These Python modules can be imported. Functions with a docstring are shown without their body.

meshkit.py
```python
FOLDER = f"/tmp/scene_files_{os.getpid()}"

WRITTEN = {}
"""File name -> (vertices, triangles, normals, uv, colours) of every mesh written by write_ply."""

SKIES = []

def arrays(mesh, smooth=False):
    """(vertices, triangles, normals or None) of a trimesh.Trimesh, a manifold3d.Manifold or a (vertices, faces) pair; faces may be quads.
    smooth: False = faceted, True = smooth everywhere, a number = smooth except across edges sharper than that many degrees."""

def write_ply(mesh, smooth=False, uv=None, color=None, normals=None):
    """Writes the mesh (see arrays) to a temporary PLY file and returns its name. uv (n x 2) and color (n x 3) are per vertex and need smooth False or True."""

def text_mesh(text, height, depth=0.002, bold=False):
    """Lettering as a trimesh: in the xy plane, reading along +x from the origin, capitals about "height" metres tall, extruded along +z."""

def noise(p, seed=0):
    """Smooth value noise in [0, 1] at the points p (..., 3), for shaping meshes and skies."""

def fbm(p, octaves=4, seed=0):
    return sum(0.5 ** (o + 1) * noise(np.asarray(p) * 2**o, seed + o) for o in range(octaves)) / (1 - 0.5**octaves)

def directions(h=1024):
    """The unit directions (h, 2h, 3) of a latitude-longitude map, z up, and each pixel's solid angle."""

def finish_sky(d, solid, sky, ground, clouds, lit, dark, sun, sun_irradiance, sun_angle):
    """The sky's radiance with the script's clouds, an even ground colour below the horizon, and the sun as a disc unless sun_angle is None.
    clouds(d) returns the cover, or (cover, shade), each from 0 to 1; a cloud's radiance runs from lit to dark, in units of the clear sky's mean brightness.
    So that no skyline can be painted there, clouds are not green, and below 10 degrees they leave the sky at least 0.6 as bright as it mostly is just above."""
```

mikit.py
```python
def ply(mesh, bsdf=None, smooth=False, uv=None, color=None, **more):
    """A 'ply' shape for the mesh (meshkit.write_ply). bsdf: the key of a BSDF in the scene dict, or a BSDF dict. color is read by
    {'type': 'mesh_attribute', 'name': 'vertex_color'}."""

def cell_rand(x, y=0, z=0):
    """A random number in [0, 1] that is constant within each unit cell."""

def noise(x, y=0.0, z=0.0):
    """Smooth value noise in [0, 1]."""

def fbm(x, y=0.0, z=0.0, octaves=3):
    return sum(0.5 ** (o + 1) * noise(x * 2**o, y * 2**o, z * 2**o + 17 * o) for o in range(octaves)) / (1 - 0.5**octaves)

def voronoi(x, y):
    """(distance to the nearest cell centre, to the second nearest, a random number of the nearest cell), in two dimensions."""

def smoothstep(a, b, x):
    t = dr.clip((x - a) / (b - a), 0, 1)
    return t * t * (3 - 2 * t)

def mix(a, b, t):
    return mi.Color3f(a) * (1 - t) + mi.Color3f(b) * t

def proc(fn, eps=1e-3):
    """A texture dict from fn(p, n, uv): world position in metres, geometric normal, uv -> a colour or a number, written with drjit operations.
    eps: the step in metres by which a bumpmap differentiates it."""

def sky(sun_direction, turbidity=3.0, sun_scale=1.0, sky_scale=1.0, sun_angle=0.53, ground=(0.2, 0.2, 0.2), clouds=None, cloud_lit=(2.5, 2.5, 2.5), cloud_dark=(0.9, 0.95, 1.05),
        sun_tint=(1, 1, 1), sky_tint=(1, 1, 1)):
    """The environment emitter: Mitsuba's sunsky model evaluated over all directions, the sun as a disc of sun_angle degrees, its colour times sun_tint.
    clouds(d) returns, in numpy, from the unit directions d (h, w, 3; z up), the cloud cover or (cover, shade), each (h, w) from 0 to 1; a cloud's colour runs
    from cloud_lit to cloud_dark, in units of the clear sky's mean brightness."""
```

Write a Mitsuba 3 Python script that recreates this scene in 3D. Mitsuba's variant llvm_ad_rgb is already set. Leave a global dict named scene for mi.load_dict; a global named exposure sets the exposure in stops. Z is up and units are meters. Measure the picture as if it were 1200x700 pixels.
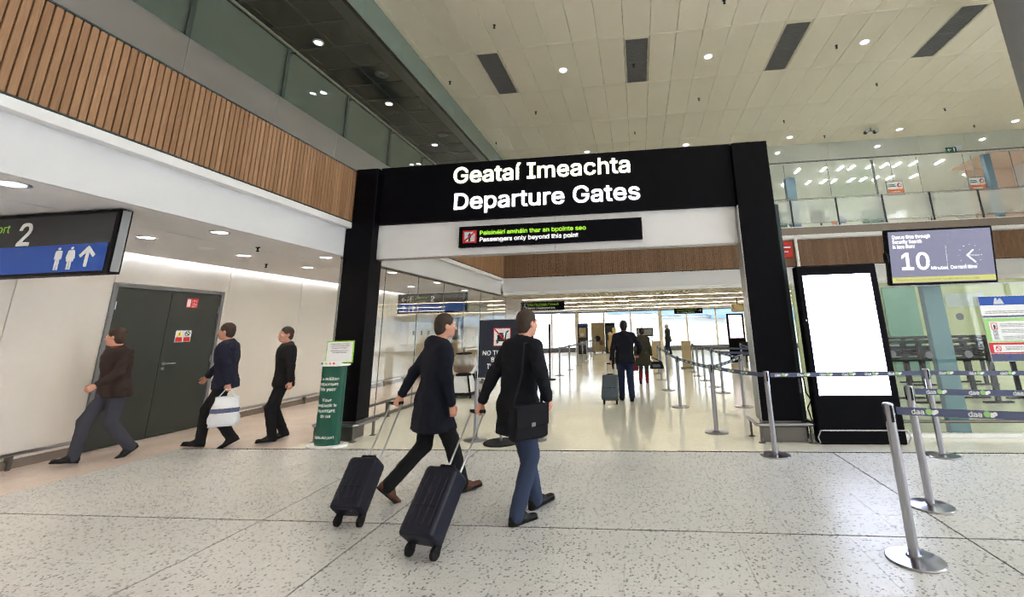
import math, random
import numpy as np, trimesh, drjit as dr, mitsuba as mi
import shapely.geometry as sg
import mikit, meshkit

random.seed(7)
RNG = np.random.default_rng(7)
T = mi.ScalarTransform4f
scene, labels = {}, {}
exposure = -0.28

# ------------------------------------------------------------------ camera, sky, light levels
F_PX, CX, CY = 525.8, 680.9, 256.1
scene['camera'] = {
    'type': 'perspective', 'fov_axis': 'x', 'fov': math.degrees(2 * math.atan(600 / F_PX)),
    'principal_point_offset_x': -(CX - 600) / 1200, 'principal_point_offset_y': (350 - CY) / 700,
    'near_clip': 0.05, 'far_clip': 400.0,
    'to_world': T().look_at(origin=[0, 0, 1.545], target=[-0.1157, 0.9634, 1.545 + 0.2417], up=[0.0541, -0.2369, 0.97])}
L_HALL, L_CORR, L_COVE, L_LOBBY, L_GALLERY, L_SKY = 325.0, 165.0, 80.0, 14.0, 62.0, 5.4
L_GALLERY_LEFT, L_SIGN = 16.0, 1.8
scene['daylight'] = {'type': 'constant', 'radiance': {'type': 'rgb', 'value': [L_SKY * .97, L_SKY, L_SKY * 1.06]}, 'sampling_weight': 30.0}


# ------------------------------------------------------------------ materials
def lin(c):
    c = np.asarray(c, float) / 255
    return np.where(c < .04045, c / 12.92, ((c + .055) / 1.055) ** 2.4).tolist()


def rgb(c):
    return {'type': 'rgb', 'value': lin(c)}


def mat(name, c, rough=.6, metal=0.0, spec=.4, tex=None):
    scene[name] = {'type': 'twosided', 'bsdf': {'type': 'principled', 'base_color': tex or rgb(c), 'roughness': rough, 'metallic': metal, 'specular': spec}}
    return name


def lamp(c, level):
    return {'type': 'area', 'radiance': {'type': 'rgb', 'value': (np.array(lin(c)) * level).tolist()}}


def terrazzo(base, chip, pale, crack=False, tone=1.0):
    def fn(p, n, uv):
        d1, d2, r = mikit.voronoi(p.x * 44, p.y * 44)
        e1, e2, q = mikit.voronoi(p.x * 92 + 31, p.y * 92)
        c = mikit.mix(base, pale, mikit.fbm(p.x * .9, p.y * .9, 3.0, octaves=2))
        c = mikit.mix(c, pale, dr.select((r < .35) & (d1 < .38), .55, 0.0))
        c = mikit.mix(c, chip, dr.select((r > .84) & (d1 < .38), .75, 0.0))
        c = mikit.mix(c, chip, dr.select((q > .88) & (e1 < .38), .55, 0.0))
        if crack:
            w = -3.42 + .05 * mikit.noise(p.y * 1.4, 5.0) + .02 * mikit.noise(p.y * 9, 2.0)
            c = mikit.mix(c, chip, dr.select((dr.abs(p.x - w) < .0075) & (p.y > 2.0) & (p.y < 6.45), .8, 0.0))
        return c
    return mikit.proc(fn)


mat('terrazzo', 0, .34, spec=.45, tex=terrazzo(lin((189, 189, 188)), lin((88, 90, 94)), lin((206, 206, 205)), crack=True))
mat('terrazzo_hall', 0, .13, spec=.5, tex=mikit.proc(lambda p, n, uv: mikit.mix(lin((206, 205, 193)), lin((220, 219, 208)), mikit.fbm(p.x * 1.3, p.y * 1.3, 1.0, octaves=3)) * (1 - .10 * mikit.noise(p.x * 45, p.y * 45))))
mat('pink_stone', 0, .3, spec=.4, tex=mikit.proc(lambda p, n, uv: mikit.mix(lin((206, 190, 181)), lin((220, 206, 198)), mikit.fbm(p.x * 4, p.y * 4, 2.0)) * (1 - .12 * mikit.noise(p.x * 70, p.y * 70))))
mat('grout', (208, 206, 200), .8)
mat('seam_grey', (104, 100, 98), .8)
mat('sign_navy', (38, 44, 58), .5)
mat('joint_dark', (34, 35, 42), .7)
mat('white_paint', (226, 225, 226), .55)
mat('soffit_white', (214, 214, 218), .5)
mat('cream_panel', (238, 230, 211), .45, spec=.4)
mat('shadow_gap', (96, 90, 78), .9)
mat('wall_white', (228, 222, 216), .28, spec=.5)
mat('gallery_white', (232, 232, 226), .6)
mat('gallery_pink', (232, 205, 190), .6)
mat('black_gloss', (5, 5, 11), .45, spec=.10)
mat('black_matt', (14, 14, 16), .6, spec=.3)
mat('dark_grey', (48, 50, 54), .55)
mat('vent_grey', (98, 96, 92), .6)
mat('mid_grey', (120, 122, 126), .5)
mat('sign_grey', (150, 152, 156), .5)
mat('steel', (178, 178, 186), .17, metal=1.0)
mat('steel_brushed', (176, 174, 172), .38, metal=1.0)
mat('steel_dark', (120, 116, 112), .4, metal=.9)
mat('chrome', (215, 216, 222), .16, metal=1.0)
mat('door_green', (44, 51, 49), .42, spec=.5)
mat('mezz_dark', (40, 44, 42), .7)
mat('mezz_grid', (66, 72, 70), .6)
mat('mezz_wall', (92, 108, 100), .7)
mat('spandrel', (110, 126, 118), .06, spec=.7)
mat('spandrel_pale', (196, 200, 190), .08, spec=.6)
mat('post_green', (38, 54, 58), .4, spec=.5)
mat('blue_steel', (112, 142, 166), .4, spec=.5)
mat('taupe', (132, 120, 112), .5)
mat('belt_blue', (88, 94, 124), .7)
mat('ink_white', (240, 240, 240), .5)
mat('ink_pale', (206, 212, 220), .5)
mat('ink_green', (150, 205, 60), .5)
mat('leaf_green', (160, 206, 130), .5)
mat('ink_black', (24, 24, 28), .6)
mat('ink_red', (205, 40, 50), .5)
mat('ink_blue', (30, 78, 170), .5)
mat('ink_yellow', (238, 205, 50), .5)
mat('ink_orange', (238, 118, 66), .5)
mat('screen_dark', (20, 20, 24), .3)
mat('paper', (236, 238, 240), .6)
mat('stand_green', (12, 82, 66), .4, spec=.5)
mat('teal_wall', (128, 172, 160), .4)
mat('lime_wall', (206, 210, 176), .7)
mat('teal_desk', (88, 120, 120), .6)
mat('tan', (176, 160, 128), .7)
mat('brown_coin', (120, 82, 60), .5)
mat('red_paint', (200, 50, 44), .6)
mat('skin', (205, 150, 128), .5, spec=.35)
mat('eye_white', (225, 222, 216), .3)
mat('hair_brown', (58, 44, 36), .7)
mat('hair_black', (26, 22, 22), .6)
mat('hair_blond', (200, 170, 120), .7)
mat('hair_grey', (150, 140, 130), .7)
mat('lips', (170, 105, 95), .5)
for nm, c in dict(jacket_brown=(48, 38, 36), jacket_navy=(26, 28, 46), suit_black=(26, 25, 28), coat_navy=(20, 23, 36), coat_black=(16, 18, 26), hoodie_black=(22, 24, 36),
                  coat_olive=(58, 54, 42), coat_beige=(198, 170, 122), coat_dark=(44, 48, 52), jeans_grey=(62, 64, 74), jeans_blue=(52, 62, 86), jeans_dark=(34, 44, 72),
                  trousers_black=(24, 24, 28), leggings=(70, 70, 80), collar_red=(110, 60, 56), bag_grey=(96, 104, 114), bag_black=(20, 20, 26), bag_white=(226, 228, 234), case_navy=(24, 26, 40),
                  case_grey=(88, 98, 108), shoe_black=(18, 18, 20), shoe_brown=(86, 52, 40), shoe_grey=(120, 122, 122), boot_red=(112, 30, 34)).items():
    mat(nm, c, .85 if not nm.startswith(('shoe', 'case', 'boot')) else .35, spec=.25)


def wood_fn(lo, mid, hi, axis):
    def fn(p, n, uv):
        a = p.y if axis == 'y' else p.x
        k = dr.floor(a / .0667)
        r = mikit.cell_rand(k, 3, 1)
        g = mikit.fbm(a * 60 + r * 40, p.z * 3.0 + r * 9, r * 20, octaves=3)
        ring = dr.square(dr.sin((a * 70 + p.z * 5 * (r - .5) + g * 4.0) * 2.0))
        c = mikit.mix(lo, hi, r * .75 + .25 * g)
        return mikit.mix(c, mid, .45 * ring * mikit.noise(r * 50, p.z * 1.5))
    return mikit.proc(fn)


mat('oak', 0, .5, spec=.3, tex=wood_fn(lin((138, 102, 74)), lin((104, 72, 50)), lin((168, 130, 98)), 'y'))
mat('oak_back', 0, .55, spec=.3, tex=wood_fn(lin((112, 84, 64)), lin((84, 60, 45)), lin((138, 108, 84)), 'x'))


def brushed(p, n, uv):
    return mikit.mix(lin((146, 146, 150)), lin((164, 164, 168)), mikit.fbm(p.y * 1.2, p.z * 3, 1.0, octaves=2))


mat('fascia_steel', 0, .27, metal=.95, tex=mikit.proc(brushed))
scene['clear_glass'] = {'type': 'thindielectric', 'int_ior': 1.5, 'specular_transmittance': {'type': 'rgb', 'value': [.93, .96, .94]}}
scene['green_glass'] = {'type': 'thindielectric', 'int_ior': 1.5, 'specular_transmittance': {'type': 'rgb', 'value': [.84, .93, .83]}}
scene['frit_glass'] = {'type': 'blendbsdf', 'weight': .42, 'a': {'type': 'thindielectric', 'int_ior': 1.5, 'specular_transmittance': {'type': 'rgb', 'value': [.86, .90, .87]}}, 'b': {'type': 'twosided', 'bsdf': {'type': 'diffuse', 'reflectance': rgb((122, 128, 124))}}}
scene['frost_glass'] = {'type': 'blendbsdf', 'weight': .2, 'a': {'type': 'thindielectric', 'int_ior': 1.5}, 'b': {'type': 'twosided', 'bsdf': {'type': 'diffuse', 'reflectance': rgb((226, 232, 228))}}}
scene['bowl_glass'] = {'type': 'blendbsdf', 'weight': .16, 'a': {'type': 'thindielectric', 'int_ior': 1.5}, 'b': {'type': 'twosided', 'bsdf': {'type': 'diffuse', 'reflectance': rgb((190, 190, 180))}}}
scene['grey_glass'] = {'type': 'thindielectric', 'int_ior': 1.5, 'specular_transmittance': {'type': 'rgb', 'value': [.80, .88, .83]}}


# ------------------------------------------------------------------ mesh helpers
def box(x0, x1, y0, y1, z0, z1):
    m = trimesh.creation.box(extents=(abs(x1 - x0), abs(y1 - y0), abs(z1 - z0)))
    m.apply_translation(((x0 + x1) / 2, (y0 + y1) / 2, (z0 + z1) / 2))
    return m


def cbox(x0, x1, y0, y1, z0, z1, c=.008):
    """box with chamfered edges"""
    sx, sy, sz = abs(x1 - x0) / 2, abs(y1 - y0) / 2, abs(z1 - z0) / 2
    c = min(c, sx * .45, sy * .45, sz * .45)
    pts = []
    for a in (-1, 1):
        for b in (-1, 1):
            for d in (-1, 1):
                pts += [(a * sx, b * (sy - c), d * (sz - c)), (a * (sx - c), b * sy, d * (sz - c)), (a * (sx - c), b * (sy - c), d * sz)]
    m = trimesh.convex.convex_hull(np.array(pts))
    m.apply_translation(((x0 + x1) / 2, (y0 + y1) / 2, (z0 + z1) / 2))
    return m


def cat(*ms):
    fl = []
    for m in ms:
        fl += list(m) if isinstance(m, (list, tuple)) else [m]
    return trimesh.util.concatenate(fl)


def rod(a, b, r, n=14):
    return trimesh.creation.cylinder(radius=r, segment=np.array([a, b], float), sections=n)


def pipe(pts, r, n=10):
    ms = [rod(pts[i], pts[i + 1], r, n) for i in range(len(pts) - 1)]
    for p in pts[1:-1]:
        s = trimesh.creation.icosphere(subdivisions=1, radius=r * 1.02)
        s.apply_translation(p)
        ms.append(s)
    return cat(ms)


def lathe(prof, at=(0, 0, 0), n=32):
    m = trimesh.creation.revolve(np.array(prof, float), sections=n)
    m.apply_translation(at)
    return m


def disc(c, r, t=.01, n=28):
    return rod((c[0], c[1], c[2] - t / 2), (c[0], c[1], c[2] + t / 2), r, n)


def frame(m, o, right, up):
    """mesh in the xy plane (z out) placed at o with the given right and up vectors"""
    r, u = np.array(right, float), np.array(up, float)
    r, u = r / np.linalg.norm(r), u / np.linalg.norm(u)
    M = np.eye(4)
    M[:3, 0], M[:3, 1], M[:3, 2], M[:3, 3] = r, u, np.cross(r, u), o
    m = m.copy()
    m.apply_transform(M)
    return m


def poly(pts, t=.004, holes=()):
    return trimesh.creation.extrude_polygon(sg.Polygon(pts, holes), t, engine='earcut')


_TXT = {}


def text(s, h, width=None, depth=.002, bold=False):
    if (s, bold) not in _TXT:
        _TXT[(s, bold)] = meshkit.text_mesh(s, 1.0, .5, bold)
    m = _TXT[(s, bold)].copy()
    w = (m.bounds[1][0] - m.bounds[0][0]) * h
    sx = h * (width / w if width else 1)
    m.apply_scale([sx, h, depth / .5])
    return m


# ------------------------------------------------------------------ naming
USED = {}


def key(parent, name):
    base = f'{parent}__{name}' if parent else name
    k = USED.get(base, 0)
    USED[base] = k + 1
    return base if k == 0 else f'{base}_{k:03d}'


def thing(name, label, cat_, group=None):
    k = key(None, name)
    labels[k] = {'label': label, 'category': cat_}
    if group:
        labels[k]['group'] = group
    return k


def put(parent, name, mesh, m, label=None, smooth=False, light=None, stuff=False, **more):
    k = key(parent, name)
    d = mikit.ply(mesh, m, smooth=smooth, **more)
    if light:
        d['emitter'] = light
    scene[k] = d
    if label or stuff:
        labels[k] = {}
        if label:
            labels[k]['label'] = label
        if stuff:
            labels[k]['kind'] = 'stuff'
    return k


def struct(name, mesh, m, smooth=False, light=None, label=None, **more):
    k = key(None, name)
    if mesh is not None:
        scene[k] = mikit.ply(mesh, m, smooth=smooth, **more)
        if light:
            scene[k]['emitter'] = light
    labels[k] = {'kind': 'structure'}
    if label:
        labels[k]['label'] = label
    return k


def copies(parent, name, mesh, m, places, **more):
    """parts sharing one mesh, moved to each place"""
    d = mikit.ply(mesh, m, **more)
    for p in places:
        scene[key(parent, name)] = {**d, 'to_world': T().translate([float(v) for v in p])}


def hollow(x0, x1, y0, y1, z0, z1, t):
    """open rectangular ring in the xz plane"""
    return cat(box(x0, x0 + t, y0, y1, z0, z1), box(x1 - t, x1, y0, y1, z0, z1), box(x0 + t, x1 - t, y0, y1, z0, z0 + t), box(x0 + t, x1 - t, y0, y1, z1 - t, z1))
#==STRUCTURE==
XL, XR, YN, YF = -8.1, 14.5, -8.0, 33.5
HZ, MZ, YB = 7.9, 4.85, 16.03
PITCH = .0667

# ------------------------------------------------------------------ floor
fl = struct('floor', box(XL - .2, XR + .2, YN, YF + .2, -.25, -.006), 'grout')
BX = [-6.777, -2.245, 2.288]
ROW = (6.45 - 4.06) / 6
for kx in range(29):
    b0 = BX[kx // 11]
    w = (4.5325) / 11
    x0 = b0 + (kx % 11) * w
    for ky in range(9):
        y1 = 6.45 - ky * ROW
        gx0, gx1 = (.0065 if kx % 11 == 0 else .0012), (.0065 if kx % 11 == 10 else .0012)
        gy0, gy1 = (.008 if ky % 6 == 5 else .0012), (.040 if ky == 0 else .008 if ky % 6 == 0 else .0012)
        put(fl, 'tile', box(x0 + gx0, x0 + w - gx1, y1 - ROW + gy0, y1 - gy1, -.006, 0), 'terrazzo')
XE = BX[2] + 7 * 4.5325 / 11
for x in BX[1:] + [-6.777]:
    put(fl, 'joint', box(x - .0064, x + .0064, 6.45 - 9 * ROW, 6.45, -.0065, -.0035), 'joint_dark')
for y in (4.06, 6.45):
    put(fl, 'joint', box(-6.777, XE, y - (.0398 if y > 6 else .0078), y + (.004 if y > 6 else .0078), -.0065, -.0025), 'joint_dark')
put(fl, 'slab', box(-6.777, XE, YN, 6.45 - 9 * ROW - .001, -.006, 0), 'terrazzo')
put(fl, 'slab', box(XE + .001, XR, YN, 6.45, -.006, 0), 'terrazzo')
put(fl, 'slab', box(-5.10, XR, 6.454, YF, -.006, 0), 'terrazzo_hall')
put(fl, 'slab', box(-6.777, -5.103, 6.454, YF, -.006, 0), 'pink_stone')
for ky in range(24):
    for kx in range(2):
        x0, y0 = XL + kx * .6615, 1.9 + ky * .64
        put(fl, 'paver', box(x0 + .0015, x0 + .660, y0 + .0015, y0 + .6385, -.006, 0), 'pink_stone')
put(fl, 'slab', box(XL, -6.779, YN, 1.899, -.006, 0), 'pink_stone')
put(fl, 'slab', box(XL, -6.779, 1.9 + 24 * .64, YF, -.006, 0), 'pink_stone')

# ------------------------------------------------------------------ left wall of the corridor
DY0, DY1, DZ = 6.14, 7.95, 2.385
wl = struct('wall_left', box(XL - .25, XL - .05, YN, YF, 0, 7.95), 'seam_grey')
ys = [YN + .02, -3.04, -1.04, .96, 2.96, 4.96, DY0 - .06]
panels = list(zip(ys[:-1], ys[1:])) + [(8.10 + 1.985 * k, 8.10 + 1.985 * (k + 1)) for k in range(12)]
for a, b in panels:
    put(wl, 'panel', cbox(XL - .05, XL, a + .004, min(b, YF) - .004, .02, 3.25, .003), 'wall_white')
put(wl, 'panel', cbox(XL - .05, XL, DY0 - .056, 8.096, DZ + .07, 3.25, .003), 'wall_white')
put(wl, 'panel', box(XL - .05, XL - .002, DY1 + .06, 8.10, .02, DZ + .07), 'wall_white')
bb = struct('baseboard_left', cat(box(XL, XL + .02, YN, DY0 - .07, 0, .11), box(XL, XL + .02, 8.07, YF, 0, .11)), 'taupe')
rl = thing('bumper_rail', 'long steel bumper rail low along the white corridor wall', 'rail')
for a, b in ((-4.0, DY0 - .12), (8.12, 24.0)):
    put(rl, 'rail', rod((XL + .09, a, .185), (XL + .09, b, .185), .024), 'steel', smooth=40)
    for y in np.arange(a + .1, b, 1.15):
        put(rl, 'bracket', cat(box(XL + .02, XL + .09, y - .012, y + .012, .10, .185), box(XL + .075, XL + .105, y - .02, y + .02, 0, .185)), 'steel_dark')

# double door
dr_ = struct('door_1', None, None)
put(dr_, 'frame', cat(cbox(XL - .05, XL + .03, DY0 - .06, DY0, 0, DZ + .06), cbox(XL - .05, XL + .03, DY1, DY1 + .06, 0, DZ + .06), cbox(XL - .05, XL + .03, DY0, DY1, DZ, DZ + .06)), 'mid_grey')
for a, b in ((DY0 + .006, 7.0), (7.008, DY1 - .006)):
    lf = put(dr_, 'leaf', cbox(XL - .045, XL + .005, a, b, .012, DZ - .006, .004), 'door_green')
    yy = a + .012 if a < 6.5 else b - .012
    for z in (.25, 1.2, 2.1):
        put(lf, 'hinge', rod((XL + .012, yy, z - .06), (XL + .012, yy, z + .06), .010, 10), 'steel')
lf2 = f'{dr_}__leaf_001'
put(lf2, 'handle', cat(rod((XL + .005, 7.07, 1.165), (XL + .06, 7.07, 1.165), .011), rod((XL + .06, 7.065, 1.165), (XL + .06, 7.235, 1.165), .011), rod((XL + .003, 7.07, 1.165), (XL + .014, 7.07, 1.165), .028)), 'chrome', smooth=40)
put(lf2, 'lock', rod((XL + .003, 7.07, 1.085), (XL + .016, 7.07, 1.085), .024), 'chrome', smooth=40)
XS = XL + .0055
RT, UP = (0, 1, 0), (0, 0, 1)      # reading direction of things on the left wall


def wall_card(parent, name, y0, y1, z0, z1, m, x=XS, t=.002, **kw):
    return put(parent, name, box(x, x + t, y0, y1, z0, z1), m, **kw)


n1 = thing('safety_notice', 'small red and white fire notice near the top of the green door', 'sign')
b1 = wall_card(n1, 'plate', 7.285, 7.50, 2.115, 2.285, 'ink_red')
wall_card(b1, 'stripe', 7.295, 7.36, 2.13, 2.27, 'paper', x=XS + .002, t=.001)
put(b1, 'lettering', cat(*[frame(text(s, .032, .09), (XS + .002, 7.385, z), RT, UP) for s, z in (('FIRE', 2.22), ('DOOR', 2.165), ('KEEP', 2.128))]), 'paper', stuff=True)
n2 = thing('warning_notice', 'white warning notice with a yellow triangle and a ban sign above the door handle', 'sign')
b2 = wall_card(n2, 'plate', 7.188, 7.475, 1.515, 1.715, 'paper')
put(b2, 'triangle', frame(poly([(0, 0), (.10, 0), (.05, .085)], .001), (XS + .002, 7.21, 1.615), RT, UP), 'ink_yellow')
put(b2, 'mark', frame(poly([(0, 0), (.014, 0), (.007, .045)], .001), (XS + .003, 7.253, 1.625), RT, UP), 'ink_black')
ring = sg.Point(0, 0).buffer(.045).difference(sg.Point(0, 0).buffer(.034)).union(sg.LineString([(-.028, .028), (.028, -.028)]).buffer(.006))
put(b2, 'ban_ring', frame(trimesh.creation.extrude_polygon(ring, .001, engine='earcut'), (XS + .002, 7.40, 1.658), RT, UP), 'ink_black')
for y in (7.20, 7.345):
    wall_card(b2, 'red_field', y, y + .118, 1.522, 1.60, 'ink_red', x=XS + .002, t=.001)

# ------------------------------------------------------------------ corridor ceiling, bulkhead and oak band under the left gallery
cc = struct('ceiling_corridor', box(XL, -4.99, YN, YF, 3.30, 3.34), 'white_paint')
for x0, x1 in ((-7.86, -5.955), (-5.945, -4.99)):
    for y0, y1 in ((YN, 1.0), (1.006, 8.4), (8.406, 15.8), (15.806, YF)):
        put(cc, 'panel', box(x0, x1, y0, y1, 2.90, 2.94), 'white_paint')
put(cc, 'cove_edge', box(-7.88, -7.86, YN, YF, 2.90, 3.0), 'white_paint')
cl = thing('cove_light', 'long hidden strip of light washing the top of the white corridor wall', 'light')
put(cl, 'tube', box(-7.84, -7.80, YN + .2, 30, 3.05, 3.08), 'white_paint', light=lamp((255, 236, 214), L_COVE))
put(cl, 'tray', box(-7.86, -7.76, YN + .2, 30, 2.945, 2.965), 'white_paint')

tr = struct('trim_1', box(-4.99, -4.94, YN, YB + .02, 2.872, 3.36), 'soffit_white')
put(tr, 'ledge', cbox(-4.99, -4.838, YN, YB + .02, 3.352, 3.452, .004), 'white_paint')
put(tr, 'edge_strip', box(-4.99, -4.842, YN, YB, 3.453, 3.471), 'post_green')
ws = struct('wall_gallery_left', box(-5.05, -4.878, YN, YB + .1, 3.45, 4.86), 'black_matt')
for k in range(int((7.0 - .6) / PITCH)):
    y0 = .6 + k * PITCH
    d = RNG.uniform(-.0015, .0015)
    put(ws, 'slat', cbox(-4.876, -4.85 + d, y0 + .006, y0 + PITCH - .006, 3.476, 4.384, .003), 'oak')
n0 = .6 + int((7.0 - .6) / PITCH) * PITCH
put(ws, 'slats_beyond', cat([box(-4.876, -4.85, y, y + PITCH - .008, 3.476, 4.384) for y in np.arange(n0 + .004, YB - .05, PITCH)]), 'oak', stuff=True, label='narrow oak slats running on behind the black portal')
put(ws, 'slats_before', cat([box(-4.876, -4.85, y, y + PITCH - .008, 3.476, 4.384) for y in np.arange(.6 - PITCH + .004, YN, -PITCH)]), 'oak', stuff=True, label='narrow oak slats running on over the corridor')
put(ws, 'top_strip', box(-4.90, -4.846, YN, YB, 4.386, 4.402), 'post_green')
for k in range(-8, 10):
    y0 = 3.84 + 1.27 * k
    if YN < y0 and y0 + 1.27 < YB + .2:
        put(ws, 'fascia_panel', cbox(-4.90, -4.85, y0 + .002, min(y0 + 1.268, YB), 4.404, 4.855, .004), 'fascia_steel')

# ------------------------------------------------------------------ left gallery: glass, posts, rail, dark ceiling
GP = 1.41
wg = struct('window_1', None, None)
spl = struct('trim_2', None, None)
for k in range(-9, 8):
    y0 = 5.27 + GP * k
    y1 = min(y0 + GP, YB)
    put(wg, 'pane', trimesh.Trimesh([[-4.80, y0 + .004, 4.86], [-4.80, y1 - .004, 4.86], [-4.80, y1 - .004, 7.27], [-4.80, y0 + .004, 7.27]], [[0, 1, 2], [0, 2, 3]]), 'grey_glass')
    put(spl, 'pane', box(-4.83, -4.80, y0 + .004, y1 - .004, 7.28, HZ), 'spandrel')
put(spl, 'edge', box(-4.86, -4.79, YN, YB, 7.255, 7.275), 'black_matt')
gr = thing('gallery_railing', 'round steel handrail on dark posts behind the tall glass of the left gallery', 'railing')
put(gr, 'handrail', rod((-4.93, YN + .1, 5.74), (-4.93, YB - .1, 5.74), .024), 'steel_brushed', smooth=40)
for k in range(-6, 8):
    y = 5.27 + GP * k
    p = put(gr, 'post', cbox(-4.93, -4.905, y - .03, y + .03, 4.86, 5.70, .004), 'post_green')
    put(p, 'bracket', cat(rod((-4.93, y, 5.74), (-4.93, y + .07, 5.63), .012), rod((-4.92, y, 5.62), (-4.805, y, 5.62), .01)), 'post_green')
for k in range(-9, 8):
    y0 = 5.27 + GP * k
    put(wg, 'balustrade_pane', box(-4.957, -4.947, y0 + .006, min(y0 + GP, YB) - .006, 4.87, 5.70), 'frit_glass')
struct('floor_gallery_left', box(XL, -4.90, YN, YB + .1, 4.70, 4.845), 'mezz_grid')
mc = struct('ceiling_gallery_left', box(XL, -4.86, YN, YB + .1, 7.34, 7.40), 'black_matt')
TL = .72
hole = set()
for i in range(4):
    for j in range(-3, 16):
        x1, y0 = -5.12 - i * TL, 4.5 + j * TL
        if y0 + TL > YB or (i == 1 and j in (5, 6)):
            continue
        put(mc, 'tile', box(x1 - TL + .015, x1 - .015, y0 + .015, y0 + TL - .015, 7.30, 7.33), 'mezz_dark')
put(mc, 'grid', cat([box(-8.0, -5.12, y - .015, y + .015, 7.285, 7.31) for y in 4.5 + TL * np.arange(-3, 17) if y < YB] + [box(x - .015, x + .015, 2.3, YB, 7.285, 7.31) for x in -5.12 - TL * np.arange(0, 5)]), 'mezz_grid')
put(mc, 'border', box(-5.12, -4.86, YN, YB, 7.28, 7.34), 'mezz_grid')
struct('wall_gallery_back', box(XL - .05, XL + .02, YN, YB, 4.85, 7.34), 'mezz_wall')
GL = 'downlights in the dark gallery ceiling'
for i, (x, y, lab) in enumerate([(-6.09, 7.19, 'nearest round downlight in the dark gallery ceiling behind the steel handrail'), (-6.04, 9.74, 'star-bright downlight beside the black opening of the gallery ceiling'),
                                 (-6.09, 4.6, 'round downlight in the dark gallery ceiling over the oak band'), (-6.04, 12.4, 'farthest round downlight in the dark gallery ceiling')]):
    d = thing('gallery_downlight', lab, 'light', GL)
    put(d, 'rim', lathe([(.075, 7.272), (.10, 7.27), (.105, 7.30)], (x, y, 0)), 'ink_white', smooth=30)
    put(d, 'lens', disc((x, y, 7.285), .075, .006), 'white_paint', light=lamp((255, 248, 225), L_GALLERY_LEFT * 6))
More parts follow.
